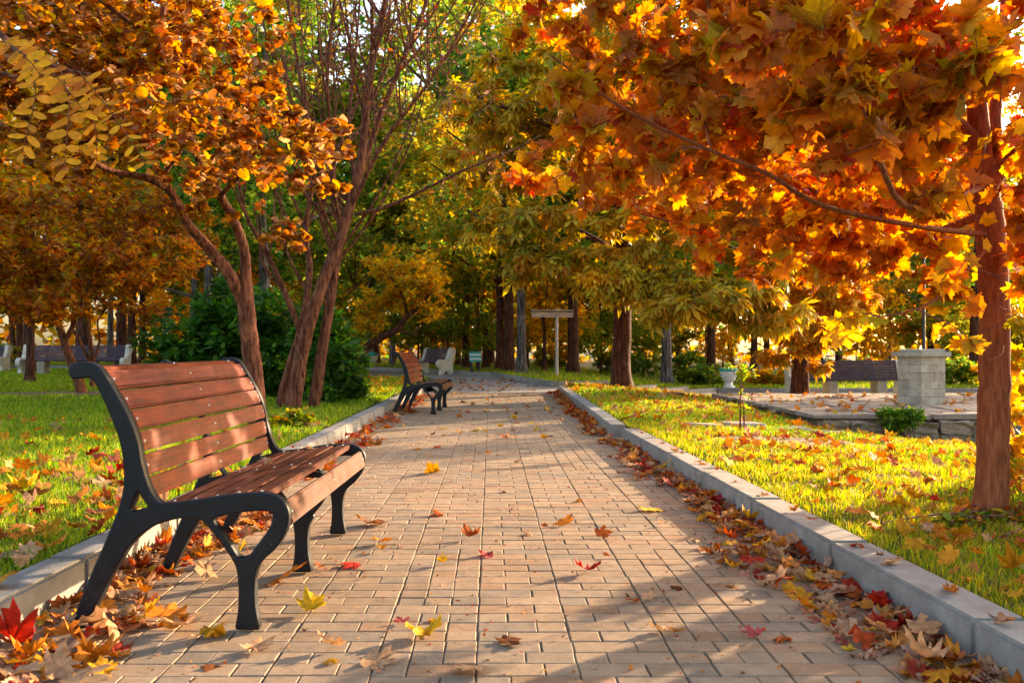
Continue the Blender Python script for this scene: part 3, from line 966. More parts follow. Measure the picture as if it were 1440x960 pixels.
# ---- T-shaped post with a wide horizontal board
p0 = W(783, 526, 26.0); p0.z = 0.105 + dzf(p0.x, p0.y)
tp = empty('board_post', p0, 'slim pale pole topped by a wide horizontal wooden board', 'sign post')
tube_obj('pole', [[np.array([(0, 0, 0), (0, 0, 1.0), (0, 0, 1.95)]), [.045, .042, .040], 12, 0]], M['pole'], tp)
for k in range(1, 3):
    o = link('board', bm_mesh('board', box_bm(1.2, .03, .068, .004, 1), M['board']), None, tp); o.location = (-.13, -.07, 1.66 + .074 * k)
o = link('board', bm_mesh('board', box_bm(1.22, .5, .03, .004, 1), M['board']), None, tp); o.location = (-.13, .14, 1.90)
# ---- slim black lamp post behind the stone pillar
lpx = (1299 - VX) / F * 18.2
lp = empty('lamp_post', (lpx, 18.2, 0.1 + dzf(lpx, 18)), 'slim black lamp post rising behind the squat stone pillar', 'lamp post')
tube_obj('pole', [[np.array([(0, 0, 0), (0, 0, .25), (0, 0, .3), (0, 0, 3.4)]), [.07, .06, .035, .028], 12, 0]], M['blackpole'], lp)
lathe('lantern', [(.03, 3.4), (.12, 3.45), (.17, 3.75), (.19, 3.78), (.05, 3.95), (.01, 4.05)], M['white'], lp, 10)

# ================================================================== TREES
def B(px, py, Y, rx, ry, rz): return (W(px, py, Y), rx, ry, rz)
LW = lambda L: [W(*p) for p in L]
single_maple = [tmesh('leaf', t, M['leaf']) for t in MAPLE]
single_round = [tmesh('leaf', t, M['leaf']) for t in ROUND]
single_chest = [tmesh('leaf', t, M['leaf']) for t in CHEST]

# ---- near maple on the right
g = np.random.default_rng(21)
base = Vector((2.39, 4.29, 0.09))
L = []
L.append(limb([(2.39, 4.29, .02), (2.385, 4.29, .14), *LW([(1396, 640, 4.29), (1398, 540, 4.29), (1399, 430, 4.29), (1394, 340, 4.29), (1386, 275, 4.29)])], .077, .064, 6, 16, .012))
L[0][1][:] *= 1 + .28 * np.exp(-(L[0][0][:, 2] - .08).clip(0) / .08)
L.append(limb(LW([(1386, 285, 4.29), (1377, 200, 4.29), (1372, 120, 4.28), (1360, -20, 4.25), (1350, -160, 4.2), (1360, -330, 4.2)]), .064, .02, 5, 10, .02))
L.append(limb(LW([(1385, 270, 4.29), (1398, 230, 4.33), (1400, 150, 4.4), (1410, 40, 4.5), (1420, -120, 4.6)]), .045, .015, 5, 9, .02))
L.append(limb(LW([(1388, 262, 4.27), (1415, 232, 4.25), (1448, 196, 4.2), (1510, 120, 4.1), (1600, -10, 4.0)]), .046, .014, 5, 9, .02))
L.append(limb(LW([(1376, 205, 4.28), (1345, 170, 4.2), (1305, 150, 4.05), (1255, 120, 3.9), (1190, 60, 3.7), (1120, -60, 3.5)]), .034, .008, 5, 8, .02))
L.append(limb(LW([(1374, 200, 4.29), (1330, 205, 4.2), (1240, 203, 4.0), (1130, 190, 3.7), (1040, 130, 3.5), (1000, 20, 3.3), (985, -40, 3.2)]), .022, .006, 5, 7))
L.append(limb(LW([(1390, 330, 4.27), (1290, 318, 3.9), (1160, 290, 3.5), (1080, 245, 3.3), (1000, 212, 3.2), (880, 155, 3.0), (775, 78, 2.9)]), .015, .004, 5, 6))
L.append(limb(LW([(1384, 262, 4.27), (1330, 282, 3.8), (1275, 290, 3.3), (1240, 235, 3.0), (1205, 120, 2.95), (1150, 10, 2.9), (1120, -60, 2.9)]), .016, .006, 5, 7))
L.append(limb(LW([(1388, 300, 4.3), (1300, 330, 4.6), (1180, 350, 4.9), (1050, 340, 5.2), (900, 300, 5.4)]), .024, .006, 5, 7))
L.append(limb(LW([(1392, 345, 4.28), (1350, 390, 4.0), (1300, 430, 3.8), (1240, 445, 3.7)]), .012, .004, 5, 6))
BL = [B(1080, 130, 3.5, .95, .8, .55), B(1330, 120, 3.7, .8, .9, .6), B(880, 190, 4.2, .62, .8, .5), B(1200, 330, 4.4, .85, .8, .33), B(1300, -30, 4.2, 1.9, 1.4, .8),
      B(1420, 370, 3.9, .45, .5, .35), B(1190, 450, 3.9, .28, .3, .12), B(1310, 455, 3.7, .25, .3, .14), B(950, 235, 5.0, .6, .7, .28), B(1000, -110, 4.2, 1.4, 1.3, .7),
      B(1110, 335, 4.6, .55, .6, .22), B(1480, 200, 3.7, .7, .8, .8), B(1030, 120, 5.2, 1.1, .8, .6), B(1440, 465, 3.9, .16, .3, .2), (Vector((2.7, 6.8, 2.0)), 1.5, 1.2, .45), (Vector((2.5, 6.7, 1.95)), 1.3, 1.1, .42), (Vector((2.4, 5.8, 1.85)), .8, .6, .3)]  # last blobs added behind the crown to shade the near bench
attr = blob_points(BL, 1180, g, hole=.22, hs=1.8)
ok = (attr[:, 1] > 2.45)
attr = attr[ok]
near = blob_points([B(800, 115, 2.95, .16, .1, .09), B(1130, 60, 2.75, .3, .25, .2), B(1330, 110, 2.9, .3, .25, .2), B(1180, 170, 2.8, .25, .2, .12)], 46, g, hole=.9)
attr = np.vstack([attr, near])
tw = grow(L, attr, g, rmax=.012)
pos, R, sc = leaf_set(tw, 13, .060, g, up=.15, down=.3, var=.34)
qx = VX + pos[:, 0] / pos[:, 1] * F; qy = VY - (pos[:, 2] - H) / pos[:, 1] * F
ok = (pos[:, 1] > 2.1) & ~((qx > 1335) & (qx < 1425) & (qy > 130) & (qy < 400) & (pos[:, 1] < 4.3) & (g.random(len(pos)) < .93))
ok &= ~((qx > 1365) & (qx < 1428) & (qy > 380) & (pos[:, 1] < 4.25))
pos, R, sc = pos[ok], R[ok], sc[ok]
cols = palette(len(pos), [(ORG, 5), (DORG, 1.5), ((.58, .19, .03), 5), (GOLD, 3), (YEL, 1.8), (RED, .8), (OLIVE, .7), (BRN, .2)], .17, g)
red_top = ss((pos[:, 2] - 1.7) / .6)[:, None] * ss((pos[:, 0] - .9) / .7)[:, None]      # more red leaves towards the top right of the crown
cr_ = palette(len(pos), [(ORG, 5), (DORG, 3), (RED, 2), ((.75, .12, .02), 4), ((.72, .22, .05), 3), (GOLD, .9)], .15, g)
cols = np.where(g.random((len(pos), 1)) < red_top * .8, cr_, cols)
# lower hanging leaves are yellower
low = ss((1.35 - pos[:, 2]) / .35)[:, None]
cy = palette(len(pos), [(YEL, 4), (GOLD, 2), (OLIVE, 2), (LGRN, .7)], .15, g)
m = g.random((len(pos), 1)) < low * .9
cols = np.where(m, cy, cols) * clump_tint(pos, .25)
build_tree('maple_tree', 'near maple with slim reddish trunk and orange leaves spreading over the right lawn', base, L, tw, M['bark_maple'], (pos, R, sc), MAPLE, cols, M['leaf'],
           singles=300, single_meshes=single_maple)

# ---- near round-leaved tree on the left
g = np.random.default_rng(22)
base = Vector((-2.36, 9.1, 0.09))
L = []
L.append(limb([(-2.36, 9.1, .0), *LW([(362, 590, 9.1), (357, 530, 9.1), (350, 470, 9.1), (344, 410, 9.1), (341, 388, 9.1)])], .108, .08, 6, 16, .02))
L.append(limb(LW([(343, 425, 9.1), (320, 382, 9.0), (290, 345, 8.9), (262, 312, 8.7), (240, 270, 8.5), (205, 250, 8.3), (150, 238, 8.0), (90, 200, 7.6)]), .075, .02, 5, 9, .03))
L.append(limb(LW([(344, 425, 9.1), (345, 365, 9.1), (335, 325, 9.0), (310, 275, 8.8), (280, 225, 8.6), (262, 180, 8.4), (235, 105, 8.2), (215, 60, 8.1), (140, 0, 8.0)]), .062, .02, 5, 9, .03))
L.append(limb(LW([(242, 275, 8.5), (232, 245, 8.4), (252, 215, 8.2), (262, 185, 8.0)]), .03, .015, 5, 7))
L.append(limb(LW([(215, 62, 8.1), (228, 25, 8.1), (235, -30, 8.1)]), .035, .02, 5, 7))
L.append(limb(LW([(310, 275, 8.8), (360, 230, 8.2), (420, 215, 7.6), (480, 225, 7.2)]), .025, .007, 5, 7))
L.append(limb(LW([(262, 312, 8.7), (200, 200, 7.9), (120, 110, 7.4), (40, 60, 7.0)]), .03, .01, 5, 7))
BL = [B(30, -10, 8.6, 1.3, 1.2, .6), B(120, 0, 9.2, 1.2, 1.0, .6), B(300, 195, 7.6, 1.0, 1.3, .42), B(150, 100, 7.6, 1.1, 1.3, .6), B(425, 235, 7.2, .50, .6, .24), B(260, 20, 8, 1.0, 1.5, .6), B(0, 160, 7.5, 1.0, 1.3, .7),
      B(330, 130, 8.2, .6, .8, .3), B(440, 190, 7.6, .4, .6, .25), B(60, 20, 7.6, 1.3, 1.4, .6), B(380, 180, 7.3, .5, .6, .3), B(290, 280, 8.6, .6, .5, .22), B(455, 262, 7.4, .25, .4, .15), B(400, 330, 8.5, .3, .3, .2)]
attr = blob_points(BL, 1000, g, hole=.3, hs=1.6)
tw = grow(L, attr, g, rmax=.014)
pos, R, sc = leaf_set(tw, 22, .062, g, up=.5, down=.25, var=.3)
cols = palette(len(pos), [(ORG, 1.5), (DORG, 1.2), (GOLD, 2), ((.42, .19, .04), 6), (BRN, 3), (OLIVE, 1.4), (TAN, 2)], .2, g) * clump_tint(pos, .3)  # browns put the crown's shade into the leaf colour, tan its sky sheen
build_tree('round_leaved_tree', 'slim forked tree with round orange leaves rising behind the near bench', base, L, tw, M['bark_red'], (pos, R, sc), ROUND, cols, M['leaf'],
           singles=300, single_meshes=single_round)

# ---- bare many-stemmed tree
g = np.random.default_rng(23)
base = Vector((-2.5, 11.8, 0.09))
L = []
L.append(limb(LW([(410, 590, 11.7), (414, 560, 11.7), (428, 480, 11.7), (455, 395, 11.7), (488, 305, 11.8), (508, 220, 11.9), (520, 110, 12), (548, -30, 12), (560, -140, 12)]), .118, .03, 5, 16, .025))
L.append(limb(LW([(442, 588, 12.0), (442, 570, 12.0), (452, 500, 12.0), (465, 420, 12.0), (478, 340, 12.0), (500, 265, 12.1), (540, 150, 12.2), (590, 30, 12.3), (620, -60, 12.3)]), .10, .02, 5, 14, .025))
L.append(limb(LW([(395, 588, 11.9), (396, 560, 11.9), (412, 500, 11.9), (425, 455, 11.9), (435, 380, 12.1), (430, 320, 12.2), (442, 220, 12.3), (420, 100, 12.4), (400, -30, 12.4)]), .075, .02, 5, 12, .025))
L.append(limb(LW([(424, 470, 11.75), (400, 410, 11.7), (372, 350, 11.6), (345, 300, 11.5), (330, 230, 11.4), (300, 120, 11.3)]), .05, .015, 5, 8, .04))
L.append(limb(LW([(470, 355, 11.8), (452, 300, 11.6), (470, 230, 11.4), (460, 120, 11.2), (470, 0, 11.0), (470, -80, 11)]), .045, .015, 5, 8, .03))
L.append(limb(LW([(503, 301, 11.8), (545, 290, 11.6), (600, 265, 11.3), (660, 236, 11.0), (720, 212, 10.8), (760, 190, 10.7)]), .03, .008, 5, 7))
L.append(limb(LW([(495, 290, 11.8), (540, 200, 11.5), (600, 120, 11.2), (650, 40, 11.0), (690, -40, 10.9)]), .032, .01, 5, 7))
L.append(limb(LW([(500, 255, 11.9), (490, 180, 12.4), (500, 80, 12.8), (510, -60, 13)]), .035, .01, 5, 7))
for si, cnt in ((0, 20), (1, 20), (2, 10), (4, 14), (6, 18), (7, 12), (3, 6)):
    P_, r_ = L[si][0], L[si][1]
    for q in range(cnt):
        i = int(len(P_) * (.45 + .5 * g.random())) if si < 3 else int(len(P_) * (.15 + .75 * g.random()))
        i = min(i, len(P_) - 2)
        a = g.random() * 6.283; o_ = .25 + .5 * g.random(); ln = 1.1 + 1.7 * g.random()
        d = np.array([math.cos(a) * o_, math.sin(a) * o_ * .8, 1.0]); p = P_[i]
        L.append(limb([p, p + d * ln * .3 + np.array([math.cos(a) * .12, math.sin(a) * .12, 0]), p + d * ln * .65, p + np.array([d[0] * .8, d[1] * .8, 1]) * ln], min(r_[i] * .6, .024), .006, 4, 6))
BL = [B(500, 60, 11.8, 1.5, 1.2, 1.3), B(620, 70, 11.5, 1.0, .9, 1.2), B(400, 90, 12.0, .9, 1.0, 1.2), B(500, -100, 12, 2.0, 1.3, .8), B(530, 160, 11.9, .6, .8, .6)]
attr = blob_points(BL, 1300, g, hole=.8)
tw = grow(L, attr, g, rmax=.02, droop=-.03, rtip=.0055)
att2 = blob_points([B(700, 225, 10.8, .5, .4, .3), B(620, 270, 11.2, .5, .4, .25)], 60, g)
tw += grow(L[5:6], att2, g, rmax=.008)
pos, R, sc = leaf_set(tw, 1, .06, g, up=.1, down=.3, t0=.5)
cols = palette(len(pos), [(DORG, 2), (RED, 1), (PINKT, 2), (BRN, 2), (OLIVE, 1), (GOLD, 1.5)], .2, g)
build_tree('bare_branched_tree', 'many-stemmed tree with bare reddish upright twigs beside the dark green shrub', base, L, tw, M['bark_red'], (pos, R, sc), OVAL, cols, M['leaf'])

# ---- small orange trees left, mid distance
def small_tree(label, seed, bx, by, stems, BL, n, per, size, pal, bark_='bark_red', name='small_tree', hole=.3, t=None, z=0.09, leafm='leaf', group=None):
    g = np.random.default_rng(seed)
    L = [limb(LW(s[0]), s[1], s[2], 5, 9, .04) for s in stems]
    attr = blob_points(BL, n, g, hole=hole)
    tw = grow(L, attr, g, rmax=.02, rtip=.004)
    pos, R, sc = leaf_set(tw, per, size, g, up=.5)
    cols = palette(len(pos), pal, .2, g) * clump_tint(pos, .3, 1.0)
    return build_tree(name, label, Vector((bx, by, z)), L, tw, M[bark_], (pos, R, sc), t or OVAL, cols, M[leafm], group=group)
small_tree('small orange-brown tree with slanting trunk behind the near bench at left', 31, -7.2, 15.8,
           [([(116, 560, 15.8), (112, 540, 15.8), (97, 500, 15.8), (80, 450, 15.8), (55, 400, 15.6), (30, 340, 15.4)], .11, .04),
            ([(92, 480, 15.8), (110, 440, 15.7), (130, 390, 15.5), (170, 340, 15.3)], .05, .02), ([(80, 450, 15.8), (30, 440, 15.5), (-40, 420, 15.2)], .04, .015)],
           [B(60, 350, 15.4, 1.9, 1.8, .9), B(200, 370, 15.2, 1.2, 1.3, .6), B(-80, 330, 15, 1.8, 1.8, 1.1), B(130, 280, 15.6, 1.6, 1.6, .6), B(40, 430, 15.2, 1.6, 1.3, .35), B(200, 440, 15, .7, .8, .2)],
           620, 26, .12, [(ORG, 3), (DORG, 2.2), (GOLD, 2.5), (BRN, 2.2), (OLIVE, 2), (YEL, .6)])
small_tree('thin many-stemmed sapling cluster just right of the slanting orange tree', 32, -7.6, 17.2,
           [([(130, 545, 17.2), (129, 510, 17.2), (126, 470, 17.2), (120, 430, 17.2), (125, 380, 17)], .06, .02),
            ([(129, 515, 17.2), (112, 480, 17.2), (102, 460, 17.2), (104, 440, 17.2), (122, 420, 17.2)], .035, .015),
            ([(129, 515, 17.2), (140, 480, 17.2), (138, 450, 17.2), (160, 420, 17.2)], .03, .012)],
           [B(150, 380, 17, 1.6, 1.2, .5), B(230, 330, 17, 1.4, 1.4, .9), B(90, 420, 17, 1.0, .8, .3)],
           260, 24, .12, [(ORG, 3), (GOLD, 3), (OLIVE, 3), (BRN, 1.5)])
# leaning yellow tree at the far end of the left lawn
small_tree('leaning dark-limbed tree with bright yellow foliage beyond the left lawn', 33, -3.2, 22.4,
           [([(505, 545, 22.4), (508, 500, 22.4), (530, 478, 22.4), (556, 464, 22.3), (572, 446, 22.2), (590, 430, 22), (610, 405, 22)], .14, .04),
            ([(560, 462, 22.3), (580, 470, 22.3), (590, 458, 22.3)], .04, .02), ([(572, 446, 22.2), (568, 420, 22), (550, 390, 22)], .05, .02)],
           [B(590, 400, 22, .9, .9, .6), B(610, 440, 22, .55, .6, .25), B(545, 420, 22.4, .8, .8, .5), B(560, 370, 22.5, .9, .9, .5), B(520, 440, 22.4, .5, .7, .4)],
           230, 24, .12, [(YEL, 5), (GOLD, 1.5), (LGRN, 1.2)], 'bark_dark', leafm='far_leaf')

# ---- big horse chestnut
def chestnut(name, label, seed, base, tr, h, BL, n, per, size, pal, singles=0, barkn='bark_dark', extra=[]):
    BL = BL + [b for b in BL if b[3] < .65] * 3
    g = np.random.default_rng(seed)
    bx, by, bz = base
    L = [limb([(bx, by, bz - .1), (bx, by, bz + .12), (bx + .02, by, bz + h * .35), (bx - .03, by, bz + h * .7), (bx, by, bz + h)], tr, tr * .55, 8, 20, .07)]
    L[0][1][:] *= 1 + .3 * np.exp(-(L[0][0][:, 2] - bz - .02).clip(0) / .25)
    for k in range(8):
        a = k * 2.4 + g.random(); e = 2.5 + g.random() * 1.5
        z0 = h * (.35 + .08 * k)
        L.append(limb([(bx, by, bz + z0), (bx + math.cos(a) * e * .4, by + math.sin(a) * e * .4, bz + z0 + .8), (bx + math.cos(a) * e, by + math.sin(a) * e, bz + z0 + 1.3)], tr * .35, .03, 4, 8, .04))
    for e in extra: L.append(limb(LW(e[0]), e[1], e[2], 4, 8))
    attr = blob_points(BL, n, g, hole=.33, hs=.7)
    tw = grow(L, attr, g, rmax=.04, rtip=.006)
    pos, R, sc = leaf_set(tw, per, size, g, up=.9, down=.3)
    cols = palette(len(pos), pal, .15, g) * clump_tint(pos, .3, .8)
    return build_tree(name, label, Vector((bx, by, bz)), L, tw, M[barkn], (pos, R, sc), CHEST, cols, M['leaf'], singles=singles, single_meshes=single_chest)
chestnut('chestnut_tree', 'large horse chestnut with thick red-brown trunk and drooping olive yellow leaves', 41, (2.74, 18.9, 0.06), .235, 6.5,
         [B(890, 395, 17.2, 1.4, 1.3, .42), B(1000, 420, 16.0, 1.3, 1.2, .35), B(1080, 440, 16.0, .8, .9, .3), B(840, 330, 17, 2.0, 1.6, .9), B(980, 250, 18, 2.6, 2.2, 1.5), B(740, 330, 18, 1.4, 1.5, .8),
          B(850, 130, 18.5, 3.2, 2.8, 2.2), B(1100, 330, 17, 1.5, 1.5, 1.0), B(700, 180, 19.5, 1.8, 1.8, 1.5), B(750, 370, 17, .7, .8, .3), B(850, -150, 18.5, 4, 3, 2.4), B(930, 440, 16, .5, .5, .15)],
         1350, 20, .195, [((.74, .54, .05), 5), (GOLD, 2), (OLIVE, 1.2), (YEL, 2), (LGRN, 1.2), (ORG, .5)], singles=200)
chestnut('yellow_maple_tree', 'tree with grey-lit trunk and orange yellow leaves hanging low before the long bench', 42, (6.95, 20.2, dzf(7, 20) + .1), .22, 6.0,
         [B(1120, 470, 19.0, .9, .8, .45), B(1170, 430, 19.0, 1.0, .9, .6), B(1090, 500, 19, .35, .4, .25), B(1150, 350, 19, 1.8, 1.5, 1.0), B(1250, 200, 20, 3, 2.5, 2.2), B(1150, 60, 20, 3, 2.5, 2.0), B(1140, 515, 19.2, .3, .4, .12)],
         900, 14, .17, [(ORG, 2.5), (GOLD, 4), (YEL, 2.5), (OLIVE, 1)], barkn='bark_dark')

# ---- tree prototypes for the park beyond
def proto(seed, h, tr, crown, leaf, pal, barkn, n=430, per=24, lean=0.0, t=KITE, z0=.3):
    g = np.random.default_rng(seed)
    k = [(0, 0, -.2), (0, 0, .1), (lean * .2 + g.normal() * .05, 0, h * .25), (lean * .6, g.normal() * .1, h * .5), (lean, 0, h * .85)]
    L = [limb(k, tr, tr * .25, 6, 12, .08)]
    L[0][1][:] *= 1 + .45 * np.exp(-(L[0][0][:, 2]).clip(0) / .25)
    for q in range(7):
        a = q * 2.4 + g.random(); e = (1.2 + g.random()) * crown * .45; zz = h * (.28 + .08 * q)
        L.append(limb([(lean * .5, 0, zz), (lean * .5 + math.cos(a) * e * .5, math.sin(a) * e * .5, zz + .6), (lean * .5 + math.cos(a) * e, math.sin(a) * e, zz + 1.4)], tr * .33, .02, 3, 6))
    BL = []
    for q in range(11):
        a = g.random() * 6.28; rr_ = crown * (.2 + .6 * g.random()); zz = h * (z0 + (1 - z0) * (q + .5) / 11)
        s = crown * (.38 + .25 * g.random())
        BL.append((Vector((lean + math.cos(a) * rr_, math.sin(a) * rr_, zz)), s, s, s * .6))
    attr = blob_points(BL, n, g, hole=.25, hs=.6, shell=.45)
    tw = grow(L, attr, g, rmax=.05, rtip=.008)
    pos, R, sc = leaf_set(tw, per, leaf, g, up=.4, spread=2.2)
    cols = palette(len(pos), pal, .2, g) * clump_tint(pos, .3, .6)
    return (poly_mesh('trunk', *tube_arrays(L), M[barkn], smooth=True), poly_mesh('twigs', *tube_arrays(tw), M['twig'], smooth=True),
            multi_scatter('crown', t, pos, R, sc, cols, M['far_leaf']))
PYEL = [(YEL, 3), (GOLD, 3), (OLIVE, 1.5), (LGRN, .6)]
POLI = [(OLIVE, 3.5), (LGRN, 2.6), (GOLD, 1.0), (GREEN, 2), (YEL, .9)]
PGRN = [(GREEN, 4), (DGRN, .8), (LGRN, 3), (OLIVE, 2)]
PORG = [(ORG, 3), (GOLD, 3), (DORG, 1.5), (BRN, 1), (OLIVE, 1)]
PR = {'yel': proto(51, 12, .22, 3.4, .20, PYEL, 'bark_dark'), 'oli': proto(52, 13, .26, 3.8, .21, POLI, 'bark_dark', lean=.4),
      'grn': proto(53, 11, .24, 3.2, .20, PGRN, 'bark_grey'), 'org': proto(54, 11, .2, 3.4, .20, PORG, 'bark_dark', lean=-.5),
      'lowg': proto(57, 6.2, .09, 2.4, .17, [(GREEN, 2.2), (LGRN, 4), (OLIVE, 2), (YEL, 1)], 'bark_dark', n=360, z0=.16),
      'low': proto(55, 6.5, .11, 2.2, .16, PYEL, 'bark_dark', n=320, z0=.2), 'lowo': proto(56, 6.0, .10, 2.2, .16, POLI, 'bark_dark', n=320, z0=.18, lean=.5)}
def park_tree(kind, x, y, s, label, rz=None, group='park trees beyond the plaza', thick=1.0, z=None, zs=1.0):
    z = (0.1 + dzf(x, y)) if z is None else z
    e = empty('park_tree', (x, y, z), label, 'tree', group, random.uniform(0, 6.28) if rz is None else rz)
    e.scale = (s, s, s * zs)
    tr, twg, cr = PR[kind]
    o = link('trunk', tr, None, e); o.scale = (thick, thick, 1)
    tag(link('twigs', twg, None, e), kind='stuff')
    c = link('crown', cr, None, e); tag(c, kind='stuff')
    g_ = random.uniform(.85, 1.15); c.color = (g_, g_ * random.uniform(.9, 1.05), g_, 1)
    return e
def at(px, Y): return (px - VX) / F * Y
NAMED = [('grn', 937, 26.5 + 2.2, 1.0, 'pale grey furrowed trunk to the right of the big chestnut', 1.0),
         ('grn', 733, 29, 1.05, 'stout grey trunk leaning slightly right just left of the board post', .85),
         ('oli', 716, 30.5, .95, 'dark trunk close behind the left side of the stout grey trunk', 1.0),
         ('oli', 704, 33, .9, 'brown trunk with reddish lower bark between the grey trunk and thin twin trunks', 1.0),
         ('yel', 683, 36, .9, 'slim dark trunk just right of the striped litter bin', .9),
         ('oli', 655, 36, .9, 'slim dark trunk just left of the striped litter bin', .9),
         ('yel', 644, 42, .9, 'thin brown trunk between the white scroll bench and the dark slim trunk', .9),
         ('oli', 806, 31, .95, 'straight dark trunk to the right of the board post', 1.1),
         ('low', 765, 32, 1.0, 'thin leaning sapling directly left of the board post', .9),
         ('oli', 600, 44, 1.0, 'dark trunk rising behind the left end of the white scroll bench', 1.0),
         ('grn', 552, 43, .9, 'grey trunk standing to the right of the far urn', .9),
         ('oli', 527, 46, 1.0, 'brown trunk standing directly behind the far urn', 1.4),
         ('grn', 273, 40, 1.0, 'grey trunk rising above the left part of the dark green shrub', 1.2),
         ('oli', 185, 42, .95, 'brown trunk behind the white end of the far left bench', 1.2),
         ('oli', 118, 41, 1.05, 'thick brown trunk behind the middle of the far left bench', 1.6),
         ('org', 20, 44, 1.0, 'trunk behind the bench cut off by the left edge', 1.0),
         ('oli', 1000, 34, .9, 'dark trunk between the pale grey trunk and the right urn', 1.0),
         ('yel', 1060, 37, .95, 'dark trunk standing to the right of the right urn', 1.0),
         ('oli', 1370, 36, 1.0, 'trunk seen just left of the near maple trunk in the distance', 1.0),
         ('yel', 1180, 40, 1.0, 'trunk standing behind the long right bench', 1.0),
         ('grn', 1330, 42, .95, 'green tree beyond the road, above the squat pillar', 1.0)]
for kind, px, Y, s, lab, th in NAMED:
    park_tree(kind, at(px, Y), Y, s, lab, thick=th, rz=0.0 if px in (733, 937) else None)
# the tree row behind, left-middle olive tree and its neighbours
park_tree('grn', -4.9, 19.5, .8, 'olive green tree behind the bare many-stemmed tree', z=.1)
park_tree('grn', -8.5, 27, .9, 'tall green tree behind the dark green shrub', z=.1)
park_tree('org', -13.5, 24, .85, 'orange tree rising behind the slanting small tree', z=.1)
park_tree('yel', -10.5, 20.5, .6, 'yellow tree left of the dark green shrub', z=.1)
for px, Y, s, kd, lab in [(330, 42, 1.45, 'oli', 'tall olive tree filling the gap left of the bare twigs'), (440, 43, 1.55, 'oli', 'tall olive tree seen through the bare twigs'),
        (520, 45, 1.6, 'grn', 'tall green tree seen through the right side of the bare twigs'), (610, 43, 1.5, 'oli', 'tall olive tree above the white scroll bench'), (690, 47, 1.6, 'yel', 'tall yellow tree above the end of the path'), (200, 46, 1.5, 'yel', 'tall yellow tree above the far left bench')]:
    park_tree(kd, at(px, Y), Y, s, lab, thick=.7)
rt = random.Random(9)
kinds = ['yel', 'oli', 'yel', 'oli', 'yel', 'grn', 'low', 'lowo', 'low']
for k in range(30):
    Y = rt.uniform(46, 64); px = -150 + 1750 * (k + rt.random()) / 30
    park_tree(kinds[k % 9], at(px, Y), Y, rt.uniform(1.0, 1.3) * (1.0 if k % 9 < 6 else 1.5), {'yel': 'distant yellow-crowned tree', 'oli': 'distant olive-crowned tree', 'org': 'distant orange-crowned tree', 'grn': 'distant green-crowned tree', 'low': 'distant small yellow tree', 'lowo': 'distant small olive tree'}[kinds[k % 9]] + ' in the rear rows of the park', group='rear rows of park trees')
# unseen trees added off the right edge so their crowns shade path and lawn
park_tree('lowo', 12.6, 18.6, .78, 'olive green tree added off the right edge to shade the path', z=-.3)
park_tree('yel', 17.5, 24.5, .5, 'unseen yellow tree added past the right edge to shade the path', z=-.3)
park_tree('lowo', at(705, 40), 40, .9, 'low olive tree above the end of the path', group='young trees between the trunks')
park_tree('low', at(630, 39), 39, .8, 'low yellow tree right of the white scroll bench', group='young trees between the trunks')
for px, Y, s in ((672, 35, .8), (742, 37, .85), (845, 36, .9), (500, 34, .85), (460, 30, .9), (588, 40, .85), (905, 38, .8)):
    park_tree('lowg', at(px, Y), Y, s, {672: 'low green tree hanging over the striped litter bin', 742: 'low green tree just left of the board post', 845: 'low green tree left of the big chestnut trunk', 500: 'low green tree above the far urn',
              460: 'low green tree behind the bare-branched tree', 588: 'low green tree above the white scroll bench', 905: 'low green tree between chestnut and pale grey trunk'}[px], z=.1 + dzf(at(px, Y), Y))
park_tree('org', at(40, 29), 29, 1.25, 'tall orange tree filling the upper left corner', z=.1)
park_tree('yel', at(170, 33), 33, 1.2, 'tall yellow tree between the far left bench and the dark shrub', z=.1)
# low understory between the trunks
for k in range(9):
    Y = rt.uniform(36, 44); px = 560 + 900 * (k + rt.random()) / 9
    kd = rt.choice(['low', 'lowo']); park_tree(kd, at(px, Y), Y, rt.uniform(.6, .85), ('low yellow' if kd == 'low' else 'low olive') + ' young tree between the trunks beyond the road', group='young trees between the trunks')

# ---- shrubs
def shrub(name, label, seed, base, BL, n, per, size, pal, t=OVAL, group=None, hole=.3, mat='leaf', up=.5):
    g = np.random.default_rng(seed)
    b = Vector(base)
    L = []
    for k in range(7):
        c = BL[k % len(BL)][0]
        L.append(limb([b + Vector((g.normal() * .06, g.normal() * .06, -.03)), b.lerp(c, .5) + Vector((g.normal() * .1, g.normal() * .1, .05)), c + Vector((g.normal() * .2, 0, 0))], max(.006, .03 * BL[0][1]), .004, 4, 5))
    attr = blob_points(BL, n, g, hole=hole, shell=.4, hs=2.0)
    attr = attr[attr[:, 2] > b.z + .02]
    tw = grow(L, attr, g, rmax=.012, rtip=.002)
    pos, R, sc = leaf_set(tw, per, size, g, up=up, down=.3)
    cols = palette(len(pos), pal, .2, g) * clump_tint(pos, .3, 2.0)
    root = empty(name, b, label, 'shrub', group)
    nb = np.array(tuple(b))
    tube_obj('stems', [[P - nb, r_, s_, g_] for P, r_, s_, g_ in L + tw], M['twig'], root)
    tag(link('foliage', multi_scatter('foliage', t, pos - nb, R, sc, cols, M[mat]), None, root), kind='stuff')
    return root
shrub('green_shrub', 'large dark green leafy shrub behind the near bench', 61, (-4.2, 14.6, .09),
      [B(300, 470, 14.5, 1.0, .9, .55), B(360, 450, 14.5, .8, .8, .5), B(240, 490, 14.6, .5, .7, .4), B(300, 540, 14.3, 1.3, .9, .5), B(330, 420, 14.8, .6, .6, .35), B(400, 500, 14.6, .7, .8, .7)],
      640, 22, .13, [(DGRN, 2), (GREEN, 5), ((.08, .20, .04), 3), (LGRN, .8)])
